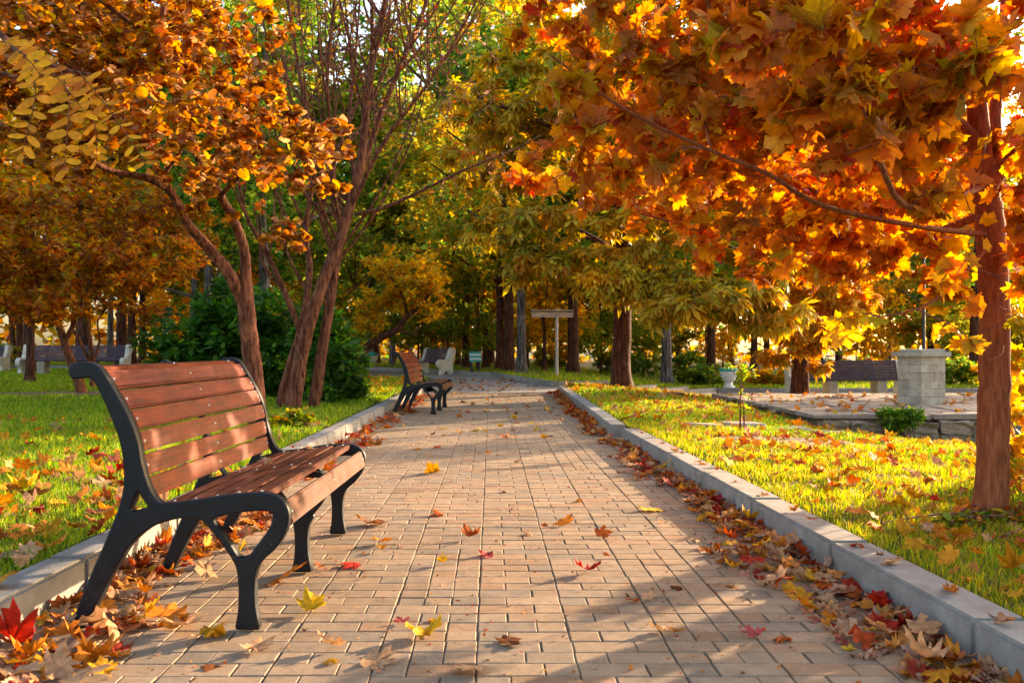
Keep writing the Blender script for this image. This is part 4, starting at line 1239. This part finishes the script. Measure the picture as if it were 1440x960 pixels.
shrub('green_shrub', 'dark green leafy shrub between the bare tree stems and the path', 62, (-2.25, 13.8, .09),
      [B(475, 520, 13.6, .42, .6, .55), B(465, 560, 13.3, .5, .5, .3), B(450, 470, 13.8, .4, .5, .4), B(495, 555, 13.6, .25, .4, .25)],
      380, 20, .12, [(DGRN, 1.5), (GREEN, 5), ((.08, .20, .04), 2), (LGRN, 1.2)])
shrub('low_shrub', 'low yellow green shrub at the kerb beyond the near bench', 63, (-1.85, 8.9, .1),
      [B(425, 598, 8.9, .26, .35, .14), B(400, 605, 8.8, .22, .3, .13), B(445, 612, 8.7, .14, .25, .10)], 150, 18, .062, [(LGRN, 3), (GREEN, 2), (YEL, .9), (OLIVE, 2), (ORG, .4)], t=ROUND)
shrub('ivy_bush', 'small bright green bush growing from the rubble platform front', 64, (5.45, 11.75, -.25),
      [B(1265, 590, 11.75, .22, .2, .13), B(1280, 583, 11.7, .15, .15, .1), B(1250, 585, 11.75, .12, .15, .12)], 110, 14, .07, [(GREEN, 3), (LGRN, 2)])
for i, (px, py, Y, s, pal, lab) in enumerate([(985, 527, 29, .8, PGRN, 'green bush left of the right urn beyond the road'), (1085, 535, 29, .8, PYEL, 'yellow flowering bush right of the right urn'),
        (1340, 520, 30, 1.1, PGRN, 'green bush behind the squat stone pillar'), (1425, 500, 29, 1.4, PYEL, 'yellow green bush behind the near maple trunk'), (1200, 520, 33, 1.0, POLI, 'olive bush behind the long right bench'),
        (880, 500, 36, 1.4, PGRN, 'dark green bush behind the big chestnut trunk'), (970, 490, 38, 1.3, PGRN, 'green bush behind the pale grey trunk'),
        (240, 500, 38, 1.2, PYEL, 'yellow bush right of the far left bench'), (-20, 495, 40, 1.6, POLI, 'olive bush at the left edge behind the benches'), (780, 505, 40, 1.2, POLI, 'olive bush behind the board post')]):
    x = at(px, Y); z = .1 + dzf(x, Y)
    shrub('bush', lab, 70 + i, (x, Y, z), [(Vector((x, Y, z + .45 * s)), .7 * s, .6 * s, .45 * s), (Vector((x + .5 * s, Y, z + .35 * s)), .5 * s, .5 * s, .35 * s), (Vector((x - .45 * s, Y, z + .3 * s)), .5 * s, .5 * s, .35 * s)],
          160, 16, .13, pal, t=KITE, mat='far_leaf', group='bushes beyond the road')
# yellow leaved young growth at the right edge, ivy round the maple's foot, sapling with stake
shrub('yellow_sprout', 'young yellow-leaved sprout at the right edge behind the maple trunk', 65, (3.22, 5.4, .02),
      [B(1428, 540, 5.4, .12, .25, .26), B(1438, 450, 5.4, .12, .2, .14), B(1432, 640, 5.3, .10, .2, .12), (Vector((3.55, 4.72, .55)), .6, .5, .5), (Vector((3.75, 4.25, .75)), .6, .6, .65)], 640, 11, .07, [(YEL, 3), (GOLD, 1.5), (LGRN, 1.5)], t=MAPLE_S, up=.2)  # blobs beyond the frame added to shade the lower right of the path
shrub('ivy_ring', 'low dark ivy growing round the foot of the near maple', 66, (2.36, 4.15, .09),
      [(Vector((2.3, 4.08, .12)), .24, .12, .05), (Vector((2.52, 4.14, .12)), .18, .12, .06), (Vector((2.12, 4.05, .11)), .16, .12, .03)], 130, 9, .035, [(OLIVE, 3), (GREEN, 2), (BRN, 2), (LGRN, 1)], t=ROUND)
small_tree('thin staked sapling with pale green leaves in the right lawn', 67, at(1042, 8.6), 8.6,
           [([(1041, 618, 8.6), (1041, 560, 8.6), (1043, 530, 8.6), (1040, 505, 8.6)], .009, .004), ([(1047, 618, 8.62), (1046, 572, 8.62)], .008, .008), ([(1042, 545, 8.6), (1030, 520, 8.6)], .004, .003), ([(1043, 545, 8.6), (1060, 525, 8.6)], .004, .003)],
           [B(1048, 522, 8.6, .12, .12, .07), B(1028, 512, 8.6, .06, .08, .05), B(1045, 560, 8.6, .05, .05, .12)], 30, 7, .045, [(LGRN, 4), (YEL, 1), (GREEN, 1)], 'bark_red', name='sapling', hole=.9)

# ---- pinnate-leaved tree reaching in from the left
g = np.random.default_rng(81)
lt = Vector((-3.3, 2.9, .09))
root = empty('pinnate_leaved_tree', lt, 'golden feather-leaved branch reaching in from the upper left edge', 'tree')
nb = np.array(tuple(lt))
L = [limb([(-3.3, 2.9, -.02), (-3.3, 2.9, .8), (-3.25, 2.88, 1.7), (-3.2, 2.9, 2.6), (-3.3, 2.9, 3.6)], .09, .05, 6, 12, .04),
     limb([(-3.25, 2.88, 1.5), (-2.7, 2.8, 1.85), *LW([(-60, 40, 2.75), (20, 70, 2.7), (80, 95, 2.65), (130, 105, 2.6)])], .02, .004, 5, 7),
     limb([(-3.25, 2.88, 1.45), (-2.6, 2.85, 1.75), *LW([(-80, 80, 2.75), (-30, 95, 2.7), (30, 110, 2.6)])], .015, .004, 5, 6)]
tube_obj('trunk', [[P - nb, r_, s_, g_] for P, r_, s_, g_ in L], M['bark_red'], root)
def compound_leaf(tip_pts, nl, ll, seed):
    r_ = np.random.default_rng(seed)
    P = catmull(tip_pts, 6); n = len(P) - 1
    V, Fc, C = [], [], []
    col = palette(nl * 2 + 1, [((.95, .45, .02), 4), (GOLD, 2), (ORG, .7)], .12, r_)
    Vt, Qt = tube_arrays([[np.array([tuple(p) for p in P]), np.linspace(.0022, .001, len(P)), 4, 0]])
    off = len(Vt)
    T0, F0 = fan([(0, 0), (.14, .15), (.19, .45), (.15, .8), (0, 1), (-.15, .8), (-.19, .45), (-.14, .15)], (0, .5), -.1, .3, seed, .02)
    Vl, Fl, Cl = [], [], []
    for k in range(nl):
        t = (k + 1) / nl * n; i = min(int(t), n - 1); c = P[i].lerp(P[i + 1], t - i); d = (P[i + 1] - P[i]).normalized()
        side = d.cross(Vector((0, -1, .2))).normalized()
        for s in (-1, 1) if k < nl - 1 else (0,):
            tdir = (side * s + d * .45 + Vector((r_.normal() * .12, r_.normal() * .2, r_.normal() * .1))).normalized()
            nrm = Vector((r_.normal() * .3, -1, .5 + r_.normal() * .3))
            R_ = rot_from(np.array([tuple(nrm)]), np.array([tuple(tdir)]))
            sz = ll * (1 - .35 * k / nl) * r_.uniform(.85, 1.1)
            v = np.einsum('ij,nj->ni', R_[0], T0) * sz + np.array(tuple(c))
            Fl.append(F0 + off + len(Vl) * len(T0)); Vl.append(v); Cl.append(np.repeat([col[len(Cl)]], len(T0), 0))
    V = np.concatenate([Vt] + Vl); C = np.concatenate([np.tile((.35, .15, .04), (len(Vt), 1))] + Cl)
    return poly_mesh('compound_leaf', V - nb, [Qt, np.concatenate(Fl)], M['leaf'], col=C)
sprays_all = [([(85, 100, 2.6), (97, 140, 2.55), (94, 190, 2.5), (90, 238, 2.5)], 8, .072), ([(110, 100, 2.6), (150, 150, 2.55), (185, 200, 2.5), (208, 236, 2.5)], 10, .05),
          ([(40, 80, 2.6), (50, 130, 2.5), (40, 180, 2.5), (30, 215, 2.5)], 8, .07), ([(60, 90, 2.6), (75, 120, 2.4), (70, 160, 2.4), (60, 200, 2.35)], 8, .065), ([(10, 70, 2.6), (5, 110, 2.5), (-5, 150, 2.5), (-10, 190, 2.5)], 8, .07),
          ([(20, 70, 2.6), (60, 90, 2.4), (90, 120, 2.3), (120, 160, 2.3)], 9, .05), ([(-10, 60, 2.6), (10, 60, 2.3), (40, 85, 2.2), (60, 110, 2.2)], 8, .06), ([(100, 100, 2.6), (125, 140, 2.6), (135, 190, 2.6), (135, 225, 2.6)], 9, .06)]
sprays = [sprays_all[k] for k in (0, 1, 2, 5, 6, 7)]
for i, (p, nl, ll) in enumerate(sprays):
    link('leaf', compound_leaf(LW(p), nl, ll, 90 + i), None, root)

# ---- far wood that closes the view
g = np.random.default_rng(99)
k = 26000
a = g.uniform(-.75, .60, k); rad_ = g.uniform(74, 92, k)
hgt = 19 + 4 * np.sin(a * 9) + 2.5 * np.sin(a * 23 + 1)
pos = np.column_stack([np.sin(a) * rad_, np.cos(a) * rad_, g.random(k) ** .9 * hgt - .5])
nrm = g.normal(size=(k, 3)); nrm[:, 2] += .5
cols = palette(k, [(OLIVE, 3), (YEL, 2), (GOLD, 2.5), (GREEN, 1.5), (BRN, 1.5), (ORG, 1)], .2, g) * clump_tint(pos, .35, .15)
me = multi_scatter('distant_woods', KITE, pos, rot_from(nrm, g.normal(size=(k, 3))), g.uniform(.6, 1.2, k), cols, M['far_leaf'])
tag(link('distant_woods', me), kind='stuff')

# ================================================================== GRASS
g = np.random.default_rng(5)
def in_platform(x, y): return (x > 4.35) & (x < 11.6) & (y > 11.8) & (y < 17.6)
def grass(name, region, n, zf, ymin, ymax, pal, hfun, seed, side):
    g = np.random.default_rng(seed)
    # density falls with distance: y sampled ~ y^-1.1
    p = -0.55
    u = g.random(n)
    y = (ymin ** (1 + p) + u * (ymax ** (1 + p) - ymin ** (1 + p))) ** (1 / (1 + p))
    lo, hi = region(y)
    x = lo + (hi - lo) * g.random(n)
    keep = ~in_platform(x, y)
    clump = np.array([noise.noise(Vector((a * 1.8, b * 1.8, 3.1))) for a, b in zip(x, y)])
    fine = np.array([noise.noise(Vector((a * 7, b * 7, 8.1))) for a, b in zip(x, y)])
    keep &= (clump + fine * .5) > -.62 + .25 * g.random(n) * 0
    keep &= ~(((x - 2.75) / .8) ** 2 + ((y - 7.9) / .42) ** 2 < 1)
    keep &= ~(((x + 7.2) / 1.4) ** 2 + ((y - 15.6) / .9) ** 2 < 1)
    x, y, clump, fine = x[keep], y[keep], clump[keep], fine[keep]
    k = len(x)
    z = 0.10 + zf(x, y)
    h = hfun(x, y) * (1 + .45 * clump + .5 * fine) * g.uniform(.55, 1.3, k)
    w = .0022 * np.maximum(1, y / 4.0) * g.uniform(.8, 1.4, k)
    a = g.random(k) * 6.283
    ca, sa = np.cos(a), np.sin(a)
    la = g.random(k) * 6.283; ln = h * g.uniform(.1, .75, k)
    P = np.column_stack([x, y, z])
    side_ = np.column_stack([ca * w, sa * w, 0 * w])
    lean = np.column_stack([np.cos(la) * ln, np.sin(la) * ln, 0 * ln])
    up = np.column_stack([0 * h, 0 * h, h])
    V = np.stack([P - side_, P + side_, P + side_ * .75 + lean * .35 + up * .6, P - side_ * .75 + lean * .35 + up * .6, P + lean + up], 1).reshape(-1, 3)
    b = (np.arange(k) * 5)[:, None]
    Q = b + np.array([[0, 1, 2, 3]]); T = b + np.array([[3, 2, 4]])
    C = palette(k, pal, .2, g)
    big_n = np.array([noise.noise(Vector((a_ * .7, b_ * .7, 5.5))) for a_, b_ in zip(x, y)])
    C2 = palette(k, GL, .2, g)
    C = np.where((g.random(k) < ss((big_n + .25) / .35) * (.9 if side > 0 else 0))[:, None], C2, C) * (1 + .35 * clump[:, None])
    C = np.repeat(C, 5, 0)
    me = poly_mesh(name, V, [Q, T], M['grass'], col=C)
    return tag(link(name, me), kind='stuff')
GL = [((.17, .32, .015), 4), ((.28, .40, .02), 3), ((.10, .23, .012), 1.2), ((.48, .46, .03), 2.5), ((.36, .28, .08), .5)]
GR = [((.34, .38, .015), 4), ((.52, .46, .02), 3), ((.62, .44, .03), 1.6), ((.18, .30, .015), 3), ((.50, .28, .08), 1)]  # yellow tones put the backlit sun into the blade colour
zero = lambda x, y: 0 * x
def rl(y): return -1.2 - .62 * y - .5, np.full_like(y, -1.64)
grass('grass_left', rl, 165000, zero, 2.3, 24.0, GL, lambda x, y: .042 + .0018 * y, 1, -1)
def rr2(y):
    return np.where(y < 8.9, 1.56 - .0165 * (y - 2), 1.40 + .018 * (y - 9)), 1.6 + .66 * y + .8
def hR(x, y): return .030 + .0022 * y
grass('grass_right', rr2, 190000, dz, 2.3, 19.5, GR, hR, 2, 1)
def rll(y): return -2 - .65 * y, np.full_like(y, -7.3)
grass('grass_left_far', rll, 30000, zero, 24, 35, GL, lambda x, y: .06 + 0 * x, 3, -1)
def rfar(y): return np.where(y < 27.5, 1.7 + 0 * y, -1.0 + 0 * y), 2 + .62 * y
def grass_far():
    g = np.random.default_rng(44)
    n = 60000
    x = g.uniform(-30, 36, n); y = np.array([interp(FARK, v) for v in x]) + .3 + g.random(n) ** 2 * 22
    z = .10 + dz(x, y); h = g.uniform(.06, .14, n); w = .02
    a = g.random(n) * 3.14
    P = np.column_stack([x, y, z]); s = np.column_stack([np.cos(a) * w, np.sin(a) * w, 0 * a])
    V = np.stack([P - s, P + s, P + np.column_stack([g.normal(size=n) * .03, 0 * a, h])], 1).reshape(-1, 3)
    C = np.repeat(palette(n, [((.18, .30, .02), 3), ((.30, .38, .03), 2), (OLIVE, 1)], .2, g), 3, 0)
    tag(link('grass_far', poly_mesh('grass_far', V, (np.arange(n) * 3)[:, None] + np.array([[0, 1, 2]]), M['grass'], col=C)), kind='stuff')
grass_far()

# ================================================================== FALLEN LEAVES
g = np.random.default_rng(6)
LV = []      # (x, y, z, size, colour, tilt, zone)
def cpick(pal): return palette(1, pal, .12, g)[0]
PDRY = [(TAN, 6), (PINKT, 3), (ORG, 4), (DORG, 2.4), (RED, 1.8), (CRIM, 1.5), (BRN, 1.8), (YEL, .7), (GOLD, 1)]
PBRI = [(ORG, 3), (YEL, 2), (GOLD, 2), (TAN, 2), (RED, 1), (DORG, 1)]
NAMEC = {'yellow': YEL, 'orange': ORG, 'red': RED, 'tan': TAN, 'brown': BRN, 'gold': GOLD, 'rust': DORG, 'pink': (.62, .12, .10)}
ISO = [(618, 663, 36, 'gold'), (815, 702, 22, 'orange'), (911, 713, 32, 'yellow'), (769, 737, 10, 'rust'), (748, 748, 16, 'tan'), (800, 736, 24, 'orange'), (838, 751, 24, 'rust'),
       (624, 722, 24, 'rust'), (655, 756, 24, 'rust'), (628, 790, 16, 'yellow'), (692, 777, 22, 'pink'), (507, 792, 32, 'red'), (823, 800, 34, 'red'), (519, 733, 38, 'brown'), (537, 760, 26, 'orange'),
       (425, 858, 46, 'yellow'), (394, 809, 52, 'orange'), (604, 896, 52, 'yellow'), (471, 906, 34, 'tan'), (514, 924, 50, 'tan'), (664, 934, 46, 'tan'), (703, 901, 38, 'brown'), (932, 886, 26, 'tan'),
       (954, 886, 20, 'orange'), (1063, 887, 30, 'pink'), (1095, 892, 28, 'rust'), (1029, 822, 40, 'orange'), (604, 868, 20, 'orange'), (568, 869, 20, 'pink'), (350, 908, 42, 'tan'), (286, 934, 44, 'brown'),
       (459, 929, 26, 'gold'), (882, 841, 20, 'rust'), (919, 839, 22, 'tan'), (955, 822, 20, 'brown'), (977, 757, 30, 'tan'), (858, 640, 14, 'rust'), (726, 593, 10, 'rust'), (690, 611, 10, 'tan'),
       (880, 662, 18, 'tan'), (765, 575, 14, 'brown'), (700, 562, 14, 'rust'), (655, 565, 10, 'brown'), (680, 578, 10, 'tan'), (930, 735, 12, 'tan'), (690, 636, 10, 'orange'), (730, 650, 12, 'tan'),
       (1010, 668, 22, 'orange'), (855, 780, 10, 'rust'), (540, 772, 12, 'gold'), (445, 795, 14, 'rust'), (820, 958, 30, 'tan'), (770, 612, 12, 'brown'), (600, 640, 10, 'tan'), (705, 690, 9, 'brown')]
for px, py, w, c in ISO:
    p = G(px, py, .012)
    s = w / F * p.y / 1.25
    s = min(s * 1.1, .13)
    LV.append((p.x, p.y, .012, s, np.array(NAMEC[c]) * g.uniform(.85, 1.1), .22, 'iso', c))
def pile(n, xf, y0, y1, ypow, zmax, size, pal, zone, tilt=.34, base=0.006):
    for _ in range(n):
        y = y0 + (y1 - y0) * g.random() ** ypow
        x, e = xf(y)
        LV.append((x, y, base + zmax * e * g.random() , size * g.uniform(.7, 1.25), cpick(pal), tilt, zone, None))
def right_x(y):
    wd = .27 + .08 * math.sin(y * 2.1) + .06 * math.sin(y * 5.3); wd *= (1.0 if y < 4.5 else .75)
    if y > 9: wd *= .8
    t = g.random() ** 1.7
    return kerbR(y) - .03 - wd * t, (1 - t)
pile(900, right_x, 1.7, 8.9, 1.25, .035, .052, PDRY, 'right kerb')
for _ in range(45):
    y = 2.3 + 5 * g.random(); LV.append((kerbR(y) - .04 - .24 * g.random(), y, .05, .075 * g.uniform(.8, 1.2), cpick([(ORG, 4), (RED, 2.5), (GOLD, 2), (TAN, 4), (CRIM, 1), (YEL, 1)]), .35, 'right kerb', None))
pile(420, right_x, 9.2, 18.2, 1.0, .05, .075, [(ORG, 2), (DORG, 3), (TAN, 2), (RED, 1), (BRN, 1)], 'far right kerb')
def left_x(y):
    wd = .29 + .08 * math.sin(y * 3) if y < 4.6 else .26 + .12 * math.sin(y * 3.1)
    t = g.random() ** 1.2
    return kerbL(y) + .03 + wd * t, (1 - t)
pile(380, left_x, 1.9, 4.7, 1.0, .04, .058, PDRY + [(ORG, 3), (GOLD, 1.5)], 'left kerb')
pile(330, left_x, 4.7, 17, 1.3, .035, .065, [(ORG, 3), (DORG, 3), (TAN, 2), (RED, 2)], 'far left kerb')
# the big bright leaves under the near bench
for px, py, w, c in [(225, 872, 60, 'orange'), (200, 868, 46, 'yellow'), (245, 862, 50, 'orange'), (265, 880, 44, 'tan'), (160, 880, 60, 'tan'), (140, 888, 40, 'red'), (285, 884, 40, 'gold'), (115, 940, 60, 'tan'),
                     (40, 905, 70, 'red'), (60, 940, 60, 'tan'), (95, 915, 50, 'tan'), (20, 945, 60, 'tan'), (130, 920, 50, 'orange'), (150, 945, 36, 'gold'), (300, 800, 34, 'tan'), (330, 780, 30, 'yellow')]:
    p = G(px, py, .03)
    LV.append((p.x, p.y, .03, min(w / F * p.y / 1.15, .12), np.array(NAMEC[c]) * g.uniform(.9, 1.1), .5, 'bench foot', c))
# lawn leaves
def lawn(n, xf, y0, y1, ypow, size, pal, zone, lift):
    for _ in range(n):
        y = y0 + (y1 - y0) * g.random() ** ypow
        x = xf(y)
        if in_platform(np.array(x), np.array(y)):
            zz = .03
            if g.random() < .6: continue
        else: zz = .105 + (dzf(x, y) if x > 0 else 0) + lift * g.uniform(.4, 1.0)
        LV.append((x, y, zz, size * g.uniform(.7, 1.25), cpick(pal), .6, zone, None))
lawn(140, lambda y: -1.62 - (.9 + y * .1) * g.random() ** 1.5, 2.4, 6.0, 1.0, .085, PDRY + [(ORG, 4), (YEL, 1.5)], 'left lawn', .045)
lawn(150, lambda y: -1.8 - (.55 * y - .2) * g.random(), 3.6, 10, 1.2, .085, [(TAN, 3), (ORG, 3), (RED, 1.2), (GOLD, 2), (CRIM, .6)], 'left lawn', .055)
lawn(380, lambda y: 1.6 + (.62 * y) * g.random(), 2.6, 9, 1.0, .075, [(ORG, 4), (RED, 1.5), (DORG, 3), (YEL, 2), (GOLD, 3), (TAN, 1)], 'right lawn', .05)
lawn(900, lambda y: 1.6 + (.60 * y) * g.random(), 2.6, 10, 1.0, .045, [(ORG, 3), (TAN, 3), (DORG, 2), (GOLD, 2)], 'right lawn', .04)
lawn(500, lambda y: -1.7 - (.62 * y) * g.random(), 2.6, 10, 1.0, .05, [(ORG, 3), (TAN, 3), (GOLD, 2), (BRN, 1)], 'left lawn', .04)
lawn(1400, lambda y: 1.5 + (.55 * y) * g.random(), 9, 19.3, .7, .085, [(ORG, 3), (GOLD, 3), (YEL, 1.5), (DORG, 2), (TAN, 3)], 'far right lawn', .05)
lawn(500, lambda y: -1.7 - 2.2 * g.random(), 15, 24, 1.0, .09, [(ORG, 3), (GOLD, 3), (YEL, 2)], 'far left lawn', .05)
for _ in range(380):      # round the big chestnut
    a = g.random() * 6.283; r_ = .3 + 2.2 * g.random()
    x, y = 2.9 + r_ * math.cos(a) * 1.3, 18.6 + r_ * math.sin(a) * .8 - .4
    if x > 1.5 and y < 19.4: LV.append((x, y, .13 + dzf(x, y), .1 * g.uniform(.7, 1.2), cpick([(ORG, 4), (DORG, 3), (GOLD, 2)]), .4, 'far right lawn', None))
for _ in range(90):      # thin scatter on the rear paving and asphalt
    x, y = g.uniform(-1.2, 1.1), g.uniform(8, 18); LV.append((x, y, .012, .07 * g.uniform(.6, 1.2), cpick(PBRI + [(BRN, 2)]), .25, 'iso far', None))
for _ in range(120):
    x, y = g.uniform(-1.5, 1.2), g.uniform(19, 27); LV.append((x, y, .012, .09, cpick([(TAN, 2), (BRN, 2), (ORG, 1)]), .25, 'iso far', None))
for _ in range(50): # kerb tops
    y = g.uniform(2.4, 8.5); s_ = g.random() < .6
    x = (kerbR(y) + .08 if s_ else kerbL(y) - .07); LV.append((x, y, .14, .05 * g.uniform(.5, 1.1), cpick(PDRY), .2, 'kerb top', None))

n = len(LV)
P = np.array([l[:3] for l in LV]); SC = np.array([l[3] for l in LV]); CC = np.array([l[4] for l in LV]); TL = np.array([l[5] for l in LV])
nrm = g.normal(size=(n, 3)) * TL[:, None]; nrm[:, 2] = 1
az = g.random(n) * 6.283
RR = rot_from(nrm, np.column_stack([np.cos(az), np.sin(az), 0 * az]))
score = np.where((np.abs((P[:, 0] / P[:, 1]) * F + VX - 720) < 725) & (P[:, 1] > 2.35), SC / P[:, 1], 0)
score[[i for i, l in enumerate(LV) if l[6] in ('iso', 'bench foot')]] += .02
big = np.argsort(-score)[:299]
dry_me = [tmesh('fallen_leaf', t, M['dry_leaf']) for t in DRY]
cname = lambda c: 'crimson' if (c[0] < .42 and c[1] < .06) else 'red' if c[1] / c[0] < .13 else 'brown' if c[0] < .32 else 'tan' if c[2] > .1 else 'orange' if c[1] / c[0] < .40 else 'yellow'
ZL = {'right kerb': 'lying in the leaf drift along the right kerb', 'far right kerb': 'lying in the drift along the far right kerb', 'left kerb': 'lying in the leaf drift between near bench and left kerb',
      'far left kerb': 'lying by the left kerb beyond the near bench', 'left lawn': 'lying in the grass left of the path', 'right lawn': 'lying in the bright grass right of the path',
      'far right lawn': 'lying in the far right lawn', 'far left lawn': 'lying in the far left lawn', 'iso far': 'lying far along the path', 'kerb top': 'lying on top of a kerb stone',
      'bench foot': 'heaped beside the near bench back foot'}
def iso_label(c, x, y, w):
    where = ('near the front bench' if x < -.45 and y < 4.7 else 'left of path middle' if x < -.25 else 'mid path' if x < .3 else 'right of path middle' if x < .8 else 'near right kerb drift')
    dist = ('in the front rows of pavers' if y < 2.75 else 'by the bench front leg' if y < 3.2 else 'level with bench middle' if y < 4.0 else 'level with bench end' if y < 5 else 'beyond the near bench' if y < 8 else 'far along the pavers')
    return f'{"large " if w > .09 else "small " if w < .05 else ""}{c} maple leaf {where}, {dist}'
CURL = ['cupped', 'drooping', 'pinched', 'bowl-shaped', 'flat', 'cupped', 'humped', 'creased', 'bowl-shaped', 'flat', 'folded']
def along(y):
    return ('nearest the camera' if y < 2.75 else 'by the bench front leg' if y < 3.2 else 'level with bench middle' if y < 4.0 else 'level with bench end' if y < 4.8 else 'just beyond the bench' if y < 6 else 'further along')
ZS = {'right kerb': 'in the drift by the right kerb', 'far right kerb': 'in the far right drift', 'left kerb': 'in the drift under the bench', 'far left kerb': 'by the left kerb',
      'left lawn': 'in the left grass', 'right lawn': 'in the bright right grass', 'bench foot': 'in the heap at the bench foot', 'kerb top': 'on top of a kerb stone'}
for i in big:
    l = LV[i]
    mi = int(g.integers(0, len(dry_me)))
    o = bpy.data.objects.new('fallen_leaf', dry_me[mi])
    m = Matrix([list(RR[i][r_]) for r_ in range(3)]).to_4x4()
    o.matrix_world = Matrix.Translation(Vector(P[i])) @ m @ Matrix.Scale(float(SC[i]), 4)
    o.color = (*[float(c) for c in CC[i]], 1)
    COL.objects.link(o)
    c = l[7] or cname(CC[i])
    lab = iso_label(c, l[0], l[1], l[3]) if l[6] == 'iso' else f'{"large " if SC[i] > .082 else "small " if SC[i] < .06 else ""}{CURL[mi]} {c} leaf {ZS.get(l[6], "on the ground")}, {along(l[1])}'
    tag(o, lab, 'leaf', 'fallen maple leaves')
rest = np.ones(n, bool); rest[big] = False
zones = np.array([l[6] for l in LV])
for nm, zs in (('kerb_leaves', ('right kerb', 'far right kerb', 'left kerb', 'far left kerb', 'iso far', 'kerb top', 'iso', 'bench foot')), ('lawn_leaves', ('left lawn', 'right lawn', 'far right lawn', 'far left lawn'))):
    m = rest & np.isin(zones, zs)
    tag(link('fallen_' + nm, multi_scatter('fallen_' + nm, DRY, P[m], RR[m], SC[m], CC[m], M['dry_leaf'])), kind='stuff')
k = 1500          # crumbs of leaf and grit on the paving
y = 1.8 + 10 * g.random(k) ** 1.4; x = g.uniform(-1.45, 1.25, k)
pc = np.column_stack([x, y, np.full(k, .004)]); nc = g.normal(size=(k, 3)) * .3; nc[:, 2] = 1
tag(link('leaf_crumbs', multi_scatter('leaf_crumbs', DRY_S, pc, rot_from(nc, g.normal(size=(k, 3))), g.uniform(.004, .016, k), palette(k, PDRY + [(BRN, 6)], .2, g), M['dry_leaf'])), kind='stuff')
# two curled leaves on the bench seat
for (x, y, z, s, c, lab) in [(-.86, 3.55, .462, .055, TAN, 'curled tan leaf lying on the seat of the near bench'), (-.80, 4.0, .465, .03, TAN, 'tiny pale leaf at the far end of the near bench seat')]:
    o = bpy.data.objects.new('fallen_leaf', dry_me[1]); COL.objects.link(o)
    o.location = (x, y, z); o.scale = (s,) * 3; o.rotation_euler = (.3, .2, 1.2); o.color = (*c, 1); tag(o, lab, 'leaf', 'fallen maple leaves')
